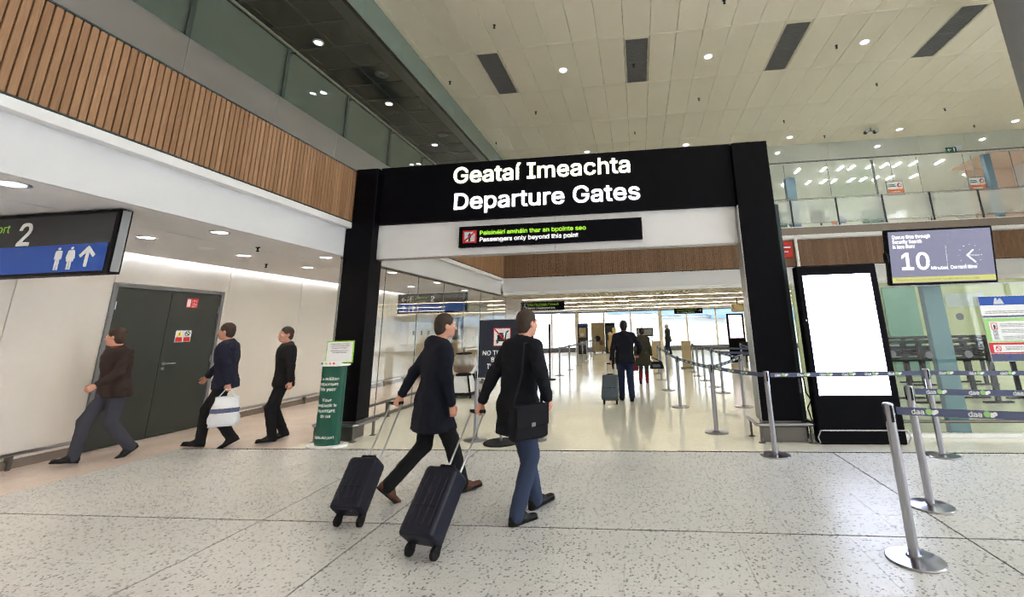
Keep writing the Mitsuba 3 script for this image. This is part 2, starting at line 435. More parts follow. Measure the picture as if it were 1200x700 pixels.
for x, y, lab in ((-5.48, 8.46, 'round ceiling speaker grille next to the black opening in the gallery ceiling'), (-5.48, 11.75, 'round ceiling speaker grille farther along the dark gallery ceiling')):
    d = thing('ceiling_speaker', lab, 'speaker')
    put(d, 'grille', lathe([(0, 7.268), (.13, 7.268), (.155, 7.275), (.16, 7.30)], (x, y, 0)), 'mezz_grid', smooth=30)
    for r in (.05, .09, .125):
        put(d, 'ring', lathe([(r - .008, 7.269), (r, 7.262), (r + .008, 7.269)], (x, y, 0)), 'mid_grey', smooth=30)

# ------------------------------------------------------------------ hall ceiling
PX = .5833
hc = struct('ceiling', box(-4.86, XR, YN, YB + .3, HZ + .012, HZ + .10), 'shadow_gap')
rows = [2.86, 4.85, 6.84, 8.83, 10.83, 12.83, 14.68, YB + .1]
vents = {(0, 3): 0, (6, 3): 1, (12, 3): 2, (-6, 3): 3}
pan = {}
for j in range(7):
    y0, y1 = rows[j] + .012, rows[j + 1] - .012
    for i in range(-9, 25):
        if (i, j) in vents:
            continue
        x0 = max(i * PX, -4.797)
        x1 = min((i + 1) * PX, XR)
        if x1 - x0 > .08:
            t = RNG.uniform(-.6, .6)
            m = cbox(x0 + .003, x1 - .003, y0, y1, HZ - .012, HZ + .012, .006)
            m.apply_transform(trimesh.transformations.rotation_matrix(math.radians(t * .35), [0, 1, 0], m.centroid))
            put(hc, 'panel', m, 'cream_panel')
    put(hc, 'runner', cbox(-4.85, XR, rows[j] - .012, rows[j] + .012, HZ - .022, HZ + .01, .004), 'cream_panel')
put(hc, 'plain_field', box(-4.85, XR, YN, 2.84, HZ - .012, HZ + .012), 'cream_panel')
VG = 'dark air vents in the cream hall ceiling'
for (i, j), q in vents.items():
    lab = ['dark air vent straight above the portal, third column of the ceiling vents from the right', 'dark air vent with a plain grille, second ceiling vent from the right', 'slanting dark air vent nearest the grey column, at the ceiling right edge',
           'dark air vent beside the glass of the left gallery, leftmost of the ceiling vents'][q]
    v = thing('ceiling_vent', lab, 'vent', VG)
    x0, y0, y1 = i * PX + .01, 8.95, 10.80
    put(v, 'frame', cat(box(x0, x0 + .025, y0, y1, HZ - .014, HZ + .012), box(x0 + .535, x0 + .56, y0, y1, HZ - .014, HZ + .012), box(x0, x0 + .56, 8.85, y0, HZ - .012, HZ + .012), box(x0, x0 + .56, y1, 10.815, HZ - .012, HZ + .012)), 'cream_panel')
    put(v, 'backing', box(x0 + .025, x0 + .535, y0, y1, HZ + .004, HZ + .011), 'mid_grey')
    put(v, 'mesh', cat([box(x0 + .025, x0 + .535, y, y + .016, HZ - .004, HZ + .003) for y in np.arange(y0, y1, .045)]), 'vent_grey', stuff=True)
    put(v, 'crossbar', box(x0 + .025, x0 + .535, 9.86, 9.885, HZ - .012, HZ + .003), 'mid_grey')
hx = [-1.55 + 3.555 * k for k in range(0, 5)]
DG = 'round downlights in the cream hall ceiling'
lampspots = [(x, y) for y in (9.91, 15.3, 4.3, -1.2, -5.5) for x in hx]
wd = {(0, 0): 'round downlight between the two vents left of the portal centre', (1, 0): 'round downlight right of the vent above the portal', (2, 0): 'round downlight between the two vents at the right of the ceiling',
      (2, 1): 'downlight in the far ceiling row straight above the left end of the far gallery glass',
      (0, 1): 'downlight in the far ceiling row peeping over the black beam above the word Departure', (1, 1): 'downlight in the far ceiling row peeping over the beam beside the portal right pillar',
      (3, 1): 'downlight in the far ceiling row just right of the pair of cameras', (4, 1): 'last downlight of the far ceiling row, nearest the right picture edge'}
for n, (x, y) in enumerate(lampspots):
    w = wd.get((n % 5, n // 5), 'round downlight in the cream hall ceiling outside the picture')
    d = thing('hall_downlight', w, 'light', DG)
    put(d, 'rim', lathe([(.08, HZ - .016), (.11, HZ - .024), (.115, HZ - .011)], (x, y, 0)), 'ink_white', smooth=30)
    put(d, 'lens', disc((x, y, HZ - .016), .08, .006), 'white_paint', light=lamp((255, 251, 244), L_HALL * 1.72))
SG = 'small dark sprinkler heads in the hall ceiling'
for y, x0 in ((7.99, -2.71), (9.95, -4.53), (11.95, -2.71), (13.9, -4.54), (15.4, 6.74)):
    for k in range(8):
        x = x0 + k * (4.74 if y < 10 and y > 9 or y > 13 and y < 15 else 4.75)
        if x < 13 and (y < 15.3 or k < 2):
            s = thing('sprinkler', 'small dark sprinkler head hanging from the cream hall ceiling', 'sprinkler', SG)
            put(s, 'head', lathe([(0, HZ - .085), (.028, HZ - .083), (.028, HZ - .078), (.012, HZ - .06), (.014, HZ - .02), (.035, HZ - .015), (.035, HZ - .008)], (x, y, 0), 14), 'black_matt')

# ------------------------------------------------------------------ far gallery across the back of the hall
wb = struct('wall_gallery_far', box(-4.87, XR, YB + .03, YB + .3, 2.83, 4.85), 'soffit_white')
put(wb, 'slats_far', cat([box(x, x + PITCH - .008, YB, YB + .03, 3.476, 4.384) for x in np.arange(-4.85, XR, PITCH)]), 'oak_back', stuff=True, label='narrow brown oak slats in a long band under the far gallery')
put(wb, 'backing', box(-4.85, XR, YB + .012, YB + .029, 3.46, 4.39), 'black_matt')
put(wb, 'light_strip', cbox(-4.85, XR, YB - .03, YB + .03, 4.42, 4.55, .005), 'white_paint')
put(wb, 'fascia_panel', cbox(-4.85, XR, YB - .01, YB + .03, 4.552, 4.81, .004), 'taupe')
put(wb, 'ledge', cbox(-4.85, XR, YB - .02, YB + .02, 2.83, 2.95, .01), 'white_paint')
wf = struct('window_2', None, None)
for k in range(-7, 7):
    x0, x1 = 5.55 + 1.5 * k, min(5.55 + 1.5 * (k + 1), XR)
    put(wf, 'pane', trimesh.Trimesh([[x0 + .005, YB + .28, 4.86], [x1 - .005, YB + .28, 4.86], [x1 - .005, YB + .28, 7.22], [x0 + .005, YB + .28, 7.22]], [[0, 1, 2], [0, 2, 3]]), 'clear_glass')
    put(wf, 'joint', box(x0 - .006, x0 + .006, YB + .27, YB + .29, 4.86, 7.22), 'mid_grey')
sp2 = struct('trim_3', None, None)
for k in range(-7, 7):
    x0, x1 = 5.55 + 1.5 * k, min(5.55 + 1.5 * (k + 1), XR)
    put(sp2, 'pane', box(x0 + .004, x1 - .004, YB + .0, YB + .06, 7.24, HZ - .012), 'spandrel_pale')
put(sp2, 'edge', box(-4.8, XR, YB - .01, YB + .1, 7.215, 7.238), 'mid_grey')
rg = thing('balustrade', 'thin steel balustrade with dark posts along the far gallery edge', 'railing')
put(rg, 'top_rail', rod((-4.6, YB + .10, 5.86), (XR - .1, YB + .10, 5.86), .022), 'steel_brushed', smooth=40)
put(rg, 'low_rail', rod((-4.6, YB + .10, 4.97), (XR - .1, YB + .10, 4.97), .016), 'steel_brushed', smooth=40)
for k in range(-6, 6):
    x = 5.55 + 1.52 * k
    put(rg, 'post', cbox(x - .02, x + .02, YB + .07, YB + .13, 4.81, 5.85, .004), 'dark_grey')
for k in range(-6, 6):
    x0 = 5.55 + 1.52 * k
    put(rg, 'panel', box(x0 + .03, min(x0 + 1.49, XR - .1), YB + .095, YB + .105, 5.0, 5.82), 'frost_glass')
struct('floor_gallery_far', box(-4.87, XR, YB + .02, 22.0, 4.812, 4.848), 'gallery_white')
gc = struct('ceiling_gallery_far', box(-4.85, XR, YB + .07, 22.0, 7.24, 7.32), 'gallery_white')
struct('wall_gallery_room', cat(box(-4.85, XR, 21.6, 21.8, 4.85, 7.24), box(-4.87, -4.85, YB + .3, 21.6, 4.85, 7.24)), 'gallery_white')
pk = struct('wall_gallery_pink', box(12.9, XR, 18.2, 18.3, 4.85, 7.24), 'gallery_pink')
put(pk, 'ceiling_field', box(12.3, XR, YB + .3, 18.2, 7.20, 7.238), 'gallery_pink')
wp = struct('window_3', None, None)
put(wp, 'pane', trimesh.Trimesh([[8.6, YB + .3, 4.86], [8.6, 21.6, 4.86], [8.6, 21.6, 7.22], [8.6, YB + .3, 7.22]], [[0, 1, 2], [0, 2, 3]]), 'grey_glass')
put(wp, 'post', box(8.57, 8.63, YB + .3, YB + .36, 4.86, 7.22), 'mid_grey')

# room walls outside the picture, lobby shell behind the portal
struct('wall_right', cat(box(XR, XR + .2, 7.0, YF, 0, HZ + .1), box(XR, XR + .2, YN, 7.0, 0, .3), box(XR, XR + .2, YN, 7.0, 7.5, HZ + .1)), 'white_paint')
w7 = struct('window_7', None, None)
for k in range(6):
    y0 = YN + 2.5 * k
    put(w7, 'pane', trimesh.Trimesh([[XR + .1, y0, .3], [XR + .1, y0 + 2.5, .3], [XR + .1, y0 + 2.5, 7.5], [XR + .1, y0, 7.5]], [[0, 1, 2], [0, 2, 3]]), 'clear_glass')
    put(w7, 'mullion', box(XR + .02, XR + .18, y0 - .06, y0 + .06, .3, 7.5), 'mid_grey')
struct('ground_forecourt', box(XR + .3, 90, -70, YF, -.35, -.15), 'paper')
struct('wall_front', box(XL - .2, XR, YN - .2, YN, 0, HZ + .1), 'white_paint')
lc = struct('ceiling_lobby', box(XL, XR, YB + .29, YF + .2, 3.02, 3.10), 'cream_panel')
put(lc, 'slats', cat([box(x - .018, x + .018, YB + .3, YF, 2.83, 2.90) for x in np.arange(-4.9, XR, .15)]), 'cream_panel', stuff=True, label='cream ceiling slats running toward the bright far windows')
put(lc, 'crossbar', cat([box(-4.95, XR, y - .02, y + .02, 2.86, 2.93) for y in np.arange(17.5, YF, 3.0)]), 'cream_panel')
LB = 'long light strips across the slatted lobby ceiling'
for k, y in enumerate((18.3, 21.2, 24.6, 28.4)):
    t = thing('strip_light', ['light strip across the slatted lobby ceiling, nearest the portal', 'second light strip across the slatted lobby ceiling', 'third light strip across the slatted lobby ceiling', 'light strip across the lobby ceiling closest to the far windows'][k], 'light', LB)
    put(t, 'diffuser', box(-4.7, 10.0, y - .06, y + .06, 2.80, 2.812), 'white_paint', light=lamp((255, 240, 205), L_LOBBY))
    put(t, 'housing', box(-4.72, 10.02, y - .075, y + .075, 2.813, 2.829), 'ink_white')
wfar = struct('wall_back', cat(box(XL, XR, YF, YF + .2, 0, .32), box(XL, XR, YF, YF + .2, 2.78, 3.1)), 'mid_grey')
w4 = struct('window_4', None, None)
mull = [-8.0, -6.4, -4.53, -2.55, -.60, 1.52, 3.38, 5.41, 7.4, 9.4, 11.4, 13.4, XR]
for a, b in zip(mull[:-1], mull[1:]):
    put(w4, 'pane', trimesh.Trimesh([[a, YF + .1, .32], [b, YF + .1, .32], [b, YF + .1, 2.78], [a, YF + .1, 2.78]], [[0, 1, 2], [0, 2, 3]]), 'clear_glass')
for x in mull:
    w = .13 if x in (-4.53, 1.52) else .05
    put(w4, 'mullion', cbox(x - w, x + w, YF - .02, YF + .12, .0 if w > .1 else .32, 2.80, .01), 'cream_panel')
ap = struct('ground_apron', box(-60, 80, YF + .3, 140, -3.2, -3.0), 'mid_grey')
ob = thing('terminal_pier', 'pale blue terminal pier with a curved roof outside the far windows', 'building')
put(ob, 'wall', box(-45, 60, 75, 76, -3, 3.2), 'gallery_white')
put(ob, 'roof', cat([box(-45 + 8 * k, -37 + 8 * k, 72, 78, 3.2 + 1.2 * math.sin(k * .5), 5.4 + 1.2 * math.sin(k * .5)) for k in range(13)]), 'blue_steel')

# side partition rooms at the right behind green glass
rw = struct('wall_queue_room', box(4.9, XR, 15.2, 15.3, 0, 2.79), 'lime_wall')
put(rw, 'trim_bar', cbox(4.88, XR, 15.14, 15.32, 2.74, 2.80, .004), 'white_paint')
put(rw, 'blue_panel', box(7.26, 8.16, 14.55, 14.65, 0.03, 2.55), 'teal_wall')
put(rw, 'white_notice', box(9.3, 10.4, 15.17, 15.2, 1.95, 2.35), 'ink_pale')
w5 = struct('window_5', None, None)
for k in range(8):
    x0, x1 = 2.28 + 1.58 * k, min(2.28 + 1.58 * (k + 1), XR)
    if x1 > x0:
        put(w5, 'pane', trimesh.Trimesh([[x0 + .004, 7.25, .05], [x1 - .004, 7.25, .05], [x1 - .004, 7.25, 2.05], [x0 + .004, 7.25, 2.05]], [[0, 1, 2], [0, 2, 3]]), 'green_glass')
put(w5, 'sill', cbox(2.28, XR, 7.21, 7.29, .0, .05, .004), 'ink_white')
put(w5, 'head', cbox(2.28, XR, 7.242, 7.258, 2.05, 2.066, .003), 'ink_pale')
put(w5, 'end_post', cbox(2.19, 2.275, 7.16, 7.30, 0, 3.4, .004), 'post_green')
put(w5, 'rail', rod((3.45, 7.17, .215), (XR - .1, 7.17, .215), .021), 'steel_dark', smooth=40)
for x in np.arange(3.5, 14, 1.58):
    put(w5, 'bracket', rod((x, 7.17, .215), (x, 7.24, .215), .012), 'steel_dark')
for x, z in ((4.592, 1.60), (4.08, 1.08), (4.594, 1.08), (3.596, 1.10), (5.11, 1.60), (5.11, 1.08)):
    put(w5, 'dot', rod((x, 7.244, z), (x, 7.256, z), .05, 20), 'mid_grey')
# left glass screen beyond the portal
w6 = struct('window_6', None, None)
for k in range(7):
    y0 = 7.24 + 1.43 * k
    put(w6, 'pane', trimesh.Trimesh([[-5.12, y0 + .005, .05], [-5.12, y0 + 1.425, .05], [-5.12, y0 + 1.425, 2.86], [-5.12, y0 + .005, 2.86]], [[0, 1, 2], [0, 2, 3]]), 'clear_glass')
for k in range(8):
    put(w6, 'joint', box(-5.128, -5.112, 7.24 + 1.43 * k - .005, 7.24 + 1.43 * k + .005, .05, 2.86), 'mid_grey')
put(w6, 'sill', cbox(-5.16, -5.08, 7.24, 17.25, 0, .05, .004), 'steel_dark')
put(w6, 'head', cbox(-5.15, -5.09, 7.24, 17.25, 2.86, 2.905, .004), 'steel_dark')
r2 = thing('bumper_rail', 'low steel bumper rail along the clear glass screen behind the portal', 'rail')
put(r2, 'rail', rod((-4.98, 7.35, .29), (-4.98, 17.2, .29), .025), 'steel_dark', smooth=40)
for k in range(8):
    y = 7.5 + 1.38 * k
    put(r2, 'post', cat(cbox(-5.02, -4.94, y - .012, y + .012, 0, .27, .003), box(-5.03, -4.93, y - .04, y + .04, 0, .008)), 'steel_dark')
co = struct('column_grey', rod((7.42, 8.15, 0), (7.42, 8.15, HZ), .36, 40), 'mid_grey', smooth=40)
cb = struct('column_blue', cbox(4.22, 4.44, 7.32, 7.46, 0, 2.5, .01), 'blue_steel')
put(cb, 'flange', cat(cbox(4.20, 4.46, 7.31, 7.325, 0, 2.5, .003), box(4.18, 4.48, 7.29, 7.49, 0, .02)), 'blue_steel')
#==THINGS==
RX, UZ = (1, 0, 0), (0, 0, 1)            # reading direction of boards that face the camera


def flat(parent, name, m2, x, y, z, m, **kw):
    """a mesh drawn in the xy plane put on a board that faces -y"""
    return put(parent, name, frame(m2, (x, y, z), RX, UZ), m, **kw)


def words(parent, s, x, y, z, h, m, width=None, bold=False, depth=.002, name='lettering', **kw):
    return flat(parent, name, text(s, h, width, depth, bold), x, y, z, m, stuff=True, **kw)


def letters(parent, s, x, y, z, h, width, m, light, depth):
    full = text(s, 1.0, None, 1.0, True)
    k = width / full.bounds[1][0]
    for i, ch in enumerate(s):
        if ch == ' ':
            continue
        right = text(s[:i + 1], 1.0, None, 1.0, True).bounds[1][0] * k
        g = text(ch, h, None, depth, True)
        w = text(ch, 1.0, None, 1.0, True).bounds[1][0] * k
        g.apply_scale([w / g.bounds[1][0], 1, 1])
        flat(parent, 'letter', g, x + right - w, y, z, m, light=light)


def arrow(size, ang=90):
    a = sg.LineString([(0, -.5), (0, .45)]).buffer(.09, cap_style=2).union(sg.LineString([(-.42, .05), (0, .47), (.42, .05)]).buffer(.09, cap_style=2, join_style=2))
    from shapely import affinity
    a = affinity.rotate(affinity.scale(a, size, size, origin=(0, 0)), ang - 90, origin=(0, 0))
    return trimesh.creation.extrude_polygon(a, .003, engine='earcut')


def union_mesh(shapes, t=.003):
    from shapely import union_all
    u = union_all(shapes)
    return cat([trimesh.creation.extrude_polygon(g, t, engine='earcut') for g in getattr(u, 'geoms', [u])])


def man_icon(s, skirt=False):
    b = [sg.Point(0, .44 * s).buffer(.065 * s), sg.LineString([(-.13 * s, .30 * s), (.13 * s, .30 * s)]).buffer(.05 * s)]
    b += [sg.LineString([(k * .15 * s, .29 * s), (k * (.21 if skirt else .16) * s, -.02 * s)]).buffer(.03 * s) for k in (-1, 1)]
    b += [sg.LineString([(k * .06 * s, 0), (k * .065 * s, -.5 * s)]).buffer(.045 * s) for k in (-1, 1)]
    b += [sg.Polygon([(-.10 * s, .33 * s), (.10 * s, .33 * s), (.19 * s, -.16 * s), (-.19 * s, -.16 * s)])] if skirt else [sg.box(-.105 * s, -.06 * s, .105 * s, .33 * s)]
    return union_mesh(b)


# ------------------------------------------------------------------ the black portal
PY = 7.0
po = thing('gate_portal', 'tall black portal with glowing lettering spanning the way to the departure gates', 'portal')
pl1 = put(po, 'pillar', cat(cbox(-4.934, -4.43, PY, PY + .34, .26, 3.345, .006), cbox(-4.834, -4.43, PY, PY + .34, 3.335, 4.42, .006)), 'black_gloss')
pl2 = put(po, 'pillar', cbox(1.63, 2.175, PY, PY + .29, .26, 4.42, .006), 'black_gloss')
put(pl2, 'side_plate', cbox(1.612, 1.63, PY + .005, PY + .285, .26, 3.38, .003), 'steel_brushed', label='grey steel plate on the inner side')
for p, x0, x1 in ((pl1, -4.91, -4.45), (pl2, 1.65, 2.155)):
    put(p, 'plinth', cbox(x0, x1, PY + .03, PY + .27, .002, .26, .004), 'steel_dark')
put(po, 'beam', cbox(-4.429, 1.629, PY + .10, PY + .30, 3.41, 4.452, .006), 'black_gloss')
put(po, 'white_panel', cbox(-4.429, 1.611, PY + .16, PY + .26, 2.815, 3.408, .004), 'white_paint', label='white panel under the black beam')
put(po, 'lower_edge', cbox(-4.429, 1.611, PY + .15, PY + .27, 2.795, 2.814, .003), 'steel_brushed')
for x in (-1.3,):
    put(po, 'seam', box(x - .002, x + .002, PY + .1585, PY + .162, 2.82, 3.40), 'mid_grey')
LY = PY + .10
letters(po, 'Geataí Imeachta', -3.09, LY - .012, 4.075, .275, 3.085, 'ink_white', lamp((240, 255, 205), L_SIGN), .018)
letters(po, 'Departure Gates', -3.07, LY - .012, 3.600, .275, 3.20, 'ink_white', lamp((255, 255, 255), L_SIGN), .018)

sn = thing('passengers_only_sign', 'wide black sign with a red ban symbol on the white panel of the portal', 'sign')
b = put(sn, 'board', cbox(-2.93, .13, 7.09, 7.154, 2.935, 3.29, .004), 'black_gloss')
ic = flat(b, 'symbol', poly([(0, 0), (.24, 0), (.24, .215), (0, .215)], .003), -2.86, 7.09, 3.005, 'ink_red')
put(b, 'symbol_field', box(-2.83, -2.65, 7.0845, 7.087, 3.03, 3.195), 'ink_pale')
flat(b, 'symbol_person', man_icon(.14), -2.74, 7.0845, 3.105, 'ink_black')
flat(b, 'symbol_slash', union_mesh([sg.LineString([(-.085, -.075), (.085, .075)]).buffer(.012)]), -2.74, 7.081, 3.112, 'ink_red')
words(b, 'Paisinéirí amháin thar an bpointe seo', -2.575, 7.09, 3.135, .07, 'ink_green', 1.79, bold=True, light=lamp((150, 215, 50), 1.2))
words(b, 'Passengers only beyond this point', -2.575, 7.09, 3.02, .07, 'ink_white', 1.66, bold=True, light=lamp((250, 250, 255), 1.0))

for nm, lab, x0, x1, y0 in (('pillar_guard', 'steel crash rail around the foot of the portal left pillar', -5.02, -4.30, 6.80), ('pillar_guard', 'steel crash rail around the foot of the portal right pillar', 1.52, 2.27, 6.86)):
    g = thing(nm, lab, 'rail')
    zz = .235
    put(g, 'rail', pipe([(x0, 7.40, zz), (x0, y0 + .04, zz), (x0 + .04, y0, zz), (x1 - .04, y0, zz), (x1, y0 + .04, zz), (x1, 7.40, zz)], .023, 12), 'steel', smooth=40)
    for x, y in ((x0 + .05, y0 + .03), (x1 - .05, y0 + .03), (x0 + .01, 7.3), (x1 - .01, 7.3)):
        put(g, 'post', cat(cbox(x - .012, x + .012, y - .025, y + .025, 0, zz, .003), box(x - .04, x + .04, y - .04, y + .04, 0, .008)), 'steel_dark')
    put(g, 'kick_plate', cbox(x0 + .09, x1 - .09, y0 + .08, y0 + .095, .003, .19, .003), 'steel_dark')

# ------------------------------------------------------------------ advertising totem and queue time display
kk = thing('advertising_totem', 'black glass totem with a blank glowing white screen next to the portal', 'screen')
bd = put(kk, 'body', cbox(2.288, 3.368, 6.815, 6.98, .0, 2.362, .012), 'black_gloss')
put(bd, 'screen', box(2.362, 3.276, 6.811, 6.816, .605, 2.228), 'ink_white', light=lamp((205, 218, 255), 6.5), label='blank glowing screen')
put(bd, 'glass_front', cbox(2.30, 2.358, 6.808, 6.816, .60, 2.34, .002), 'black_gloss')
put(bd, 'glass_front', cbox(3.28, 3.356, 6.808, 6.816, .60, 2.34, .002), 'black_gloss')
put(bd, 'glass_front', cbox(2.30, 3.356, 6.808, 6.816, 2.232, 2.345, .002), 'black_gloss')
put(bd, 'lower_panel', cbox(2.30, 3.356, 6.806, 6.816, .20, .596, .003), 'black_gloss')
put(bd, 'sensor', rod((2.335, 6.806, 1.60), (2.335, 6.812, 1.60), .012, 14), 'ink_white')
put(kk, 'guard_rail', pipe([(2.29, 6.80, .02), (2.26, 6.77, .10), (2.30, 6.755, .185), (3.36, 6.755, .185), (3.40, 6.77, .10), (3.37, 6.80, .02)], .009, 10), 'chrome', smooth=40)
ca = thing('cable_box', 'small grey switch box with black cable hanging between the totem and the portal pillar', 'switch')
put(ca, 'box', cbox(2.185, 2.235, 7.10, 7.155, .60, .80, .008), 'mid_grey')
put(ca, 'cable', pipe([(2.215, 7.10, .80), (2.23, 7.06, .86), (2.26, 7.03, .80), (2.27, 7.04, .62), (2.32, 7.02, .52), (2.25, 7.0, .42), (2.30, 7.0, .2), (2.30, 7.0, .005)], .009, 8), 'black_matt', smooth=40)

tv = thing('queue_time_display', 'large grey display showing a ten minute queue time, mounted on the blue column', 'screen')
cz, cy, tl = 2.46, 7.03, math.radians(9)
TR, TU = np.array((1.0, 0, 0)), np.array((0, -math.sin(tl), math.cos(tl)))
TN = np.cross(TR, TU)
T0 = np.array((3.665, cy, cz)) - TU * .405


def tvp(parent, name, m2, x, z, m, out=0.0, **kw):
    return put(parent, name, frame(m2, T0 + TR * x + TU * z + TN * out, TR, TU), m, **kw)


bz = tvp(tv, 'casing', cbox(0, 1.43, 0, .81, -.09, 0, .008), 0, 0, 'black_gloss')
sc = tvp(tv, 'screen', poly([(.03, .03), (1.40, .03), (1.40, .78), (.03, .78)], .003), 0, 0, 'screen_dark', light=lamp((150, 150, 178), 1.0))
tvp(sc, 'ticker_bar', poly([(.03, .04), (1.40, .04), (1.40, .115), (.03, .115)], .003), 0, 0, 'screen_dark', out=.002, light=lamp((236, 232, 130), 1.0))
for s_, x, z, h, w in (('Queue time through', .075, .675, .052, .52), ('Security Search', .075, .605, .052, .40), ('is less than:', .075, .535, .052, .30), ('10', .14, .225, .235, .38), ('Minutes', .56, .215, .042, .22), ('Current time', .82, .215, .046, .35)):
    tvp(sc, 'lettering', text(s_, h, w, .002, True), x, z, 'ink_white', out=.003, stuff=True, light=lamp((250, 250, 255), 1.1))
tvp(sc, 'ticker_lettering', text('Please have your boarding card ready to scan', .030, 1.1, .002), .08, .062, 'sign_grey', out=.005, stuff=True)
tvp(sc, 'divider', poly([(.785, .20), (.79, .20), (.79, .56), (.785, .56)], .002), 0, 0, 'ink_white', out=.003)
tvp(sc, 'clock_hand', union_mesh([sg.LineString([(1.14, .47), (1.06, .40), (1.16, .30)]).buffer(.009)]), 0, 0, 'ink_white', out=.003, light=lamp((250, 250, 255), 1.1))
tvp(sc, 'clock_hand', union_mesh([sg.LineString([(1.07, .40), (1.22, .395)]).buffer(.004)]), 0, 0, 'ink_white', out=.003)
tvp(sc, 'clock_marks', union_mesh([sg.Point(1.10 + .15 * math.cos(a), .40 + .15 * math.sin(a)).buffer(.006) for a in np.arange(0, 6.2, math.pi / 6)]), 0, 0, 'ink_white', out=.003, stuff=True)
put(tv, 'mount', cat(cbox(4.25, 4.41, 7.10, 7.325, 2.38, 2.50, .004), cbox(4.05, 4.60, 7.10, 7.135, 2.28, 2.56, .004)), 'dark_grey')
ring2 = trimesh.creation.torus(.075, .014, major_sections=24, minor_sections=8)
ring2.apply_transform(trimesh.transformations.rotation_matrix(math.pi / 2, [0, 1, 0]))
ring2.apply_scale([1, .6, 1])
ring2.apply_translation((3.648, 7.05, 2.46))
put(tv, 'side_loop', ring2, 'black_matt', smooth=True)

ps = thing('security_poster', 'white security poster with blue heading hung on the green glass', 'poster')
b = put(ps, 'sheet', cbox(4.845, 5.62, 7.20, 7.215, .975, 1.872, .003), 'paper')
PYY = 7.20
put(b, 'heading', box(4.85, 5.615, PYY - .002, PYY, 1.745, 1.868), 'ink_blue')
flat(b, 'emblem', union_mesh([sg.Polygon([(0, 0), (.03, .085), (.06, .085), (.045, .04), (.10, .085), (.14, 0)]), sg.box(.05, 0, .07, .03)]), 5.03, PYY - .002, 1.76, 'ink_pale')
put(b, 'grey_bar', box(4.85, 5.615, PYY - .002, PYY, 1.575, 1.60), 'belt_blue')
put(b, 'green_field', box(4.85, 5.615, PYY - .002, PYY, 1.235, 1.565), 'leaf_green')
put(b, 'green_panel', box(4.91, 5.58, PYY - .004, PYY - .002, 1.255, 1.52), 'paper')
put(b, 'icon_frame', cat(hollow(4.93, 5.01, PYY - .006, PYY - .004, 1.41, 1.50, .008)), 'ink_red')
flat(b, 'icon_bottle', poly([(0, 0), (.022, 0), (.022, .04), (.014, .055), (.008, .055), (0, .04)]), 4.96, PYY - .004, 1.42, 'ink_black')
for z in (1.37, 1.325, 1.28):
    flat(b, 'icon', union_mesh([sg.box(0, 0, .05, .03).boundary.buffer(.003), sg.Point(.025, .015).buffer(.008)]), 4.945, PYY - .004, z, 'mid_grey')
put(b, 'red_field', box(4.85, 5.615, PYY - .002, PYY, 1.085, 1.23), 'ink_red')
put(b, 'red_panel', box(4.90, 5.58, PYY - .004, PYY - .002, 1.10, 1.20), 'paper')
ring = sg.Point(0, 0).buffer(.038).difference(sg.Point(0, 0).buffer(.030)).union(sg.LineString([(-.024, .024), (.024, -.024)]).buffer(.005))
flat(b, 'ban_ring', union_mesh([ring]), 4.96, PYY - .004, 1.15, 'ink_red')
put(b, 'foot_bar', box(4.85, 5.615, PYY - .002, PYY, .98, 1.08), 'belt_blue')
put(b, 'foot_logo', box(5.06, 5.105, PYY - .004, PYY - .002, 1.02, 1.05), 'ink_blue')
put(b, 'text_lines', cat([box(5.05, 5.05 + .45 - .12 * (i % 3 == 2), PYY - .0055, PYY - .004, z, z + .008) for i, z in enumerate((1.48, 1.462, 1.444, 1.40, 1.382, 1.364, 1.31, 1.292, 1.274, 1.17, 1.152, 1.134))] + [box(4.9, 5.5, PYY - .0015, PYY, z, z + .01) for z in (1.63, 1.655)]), 'sign_grey', stuff=True)

# ------------------------------------------------------------------ overhead direction signs


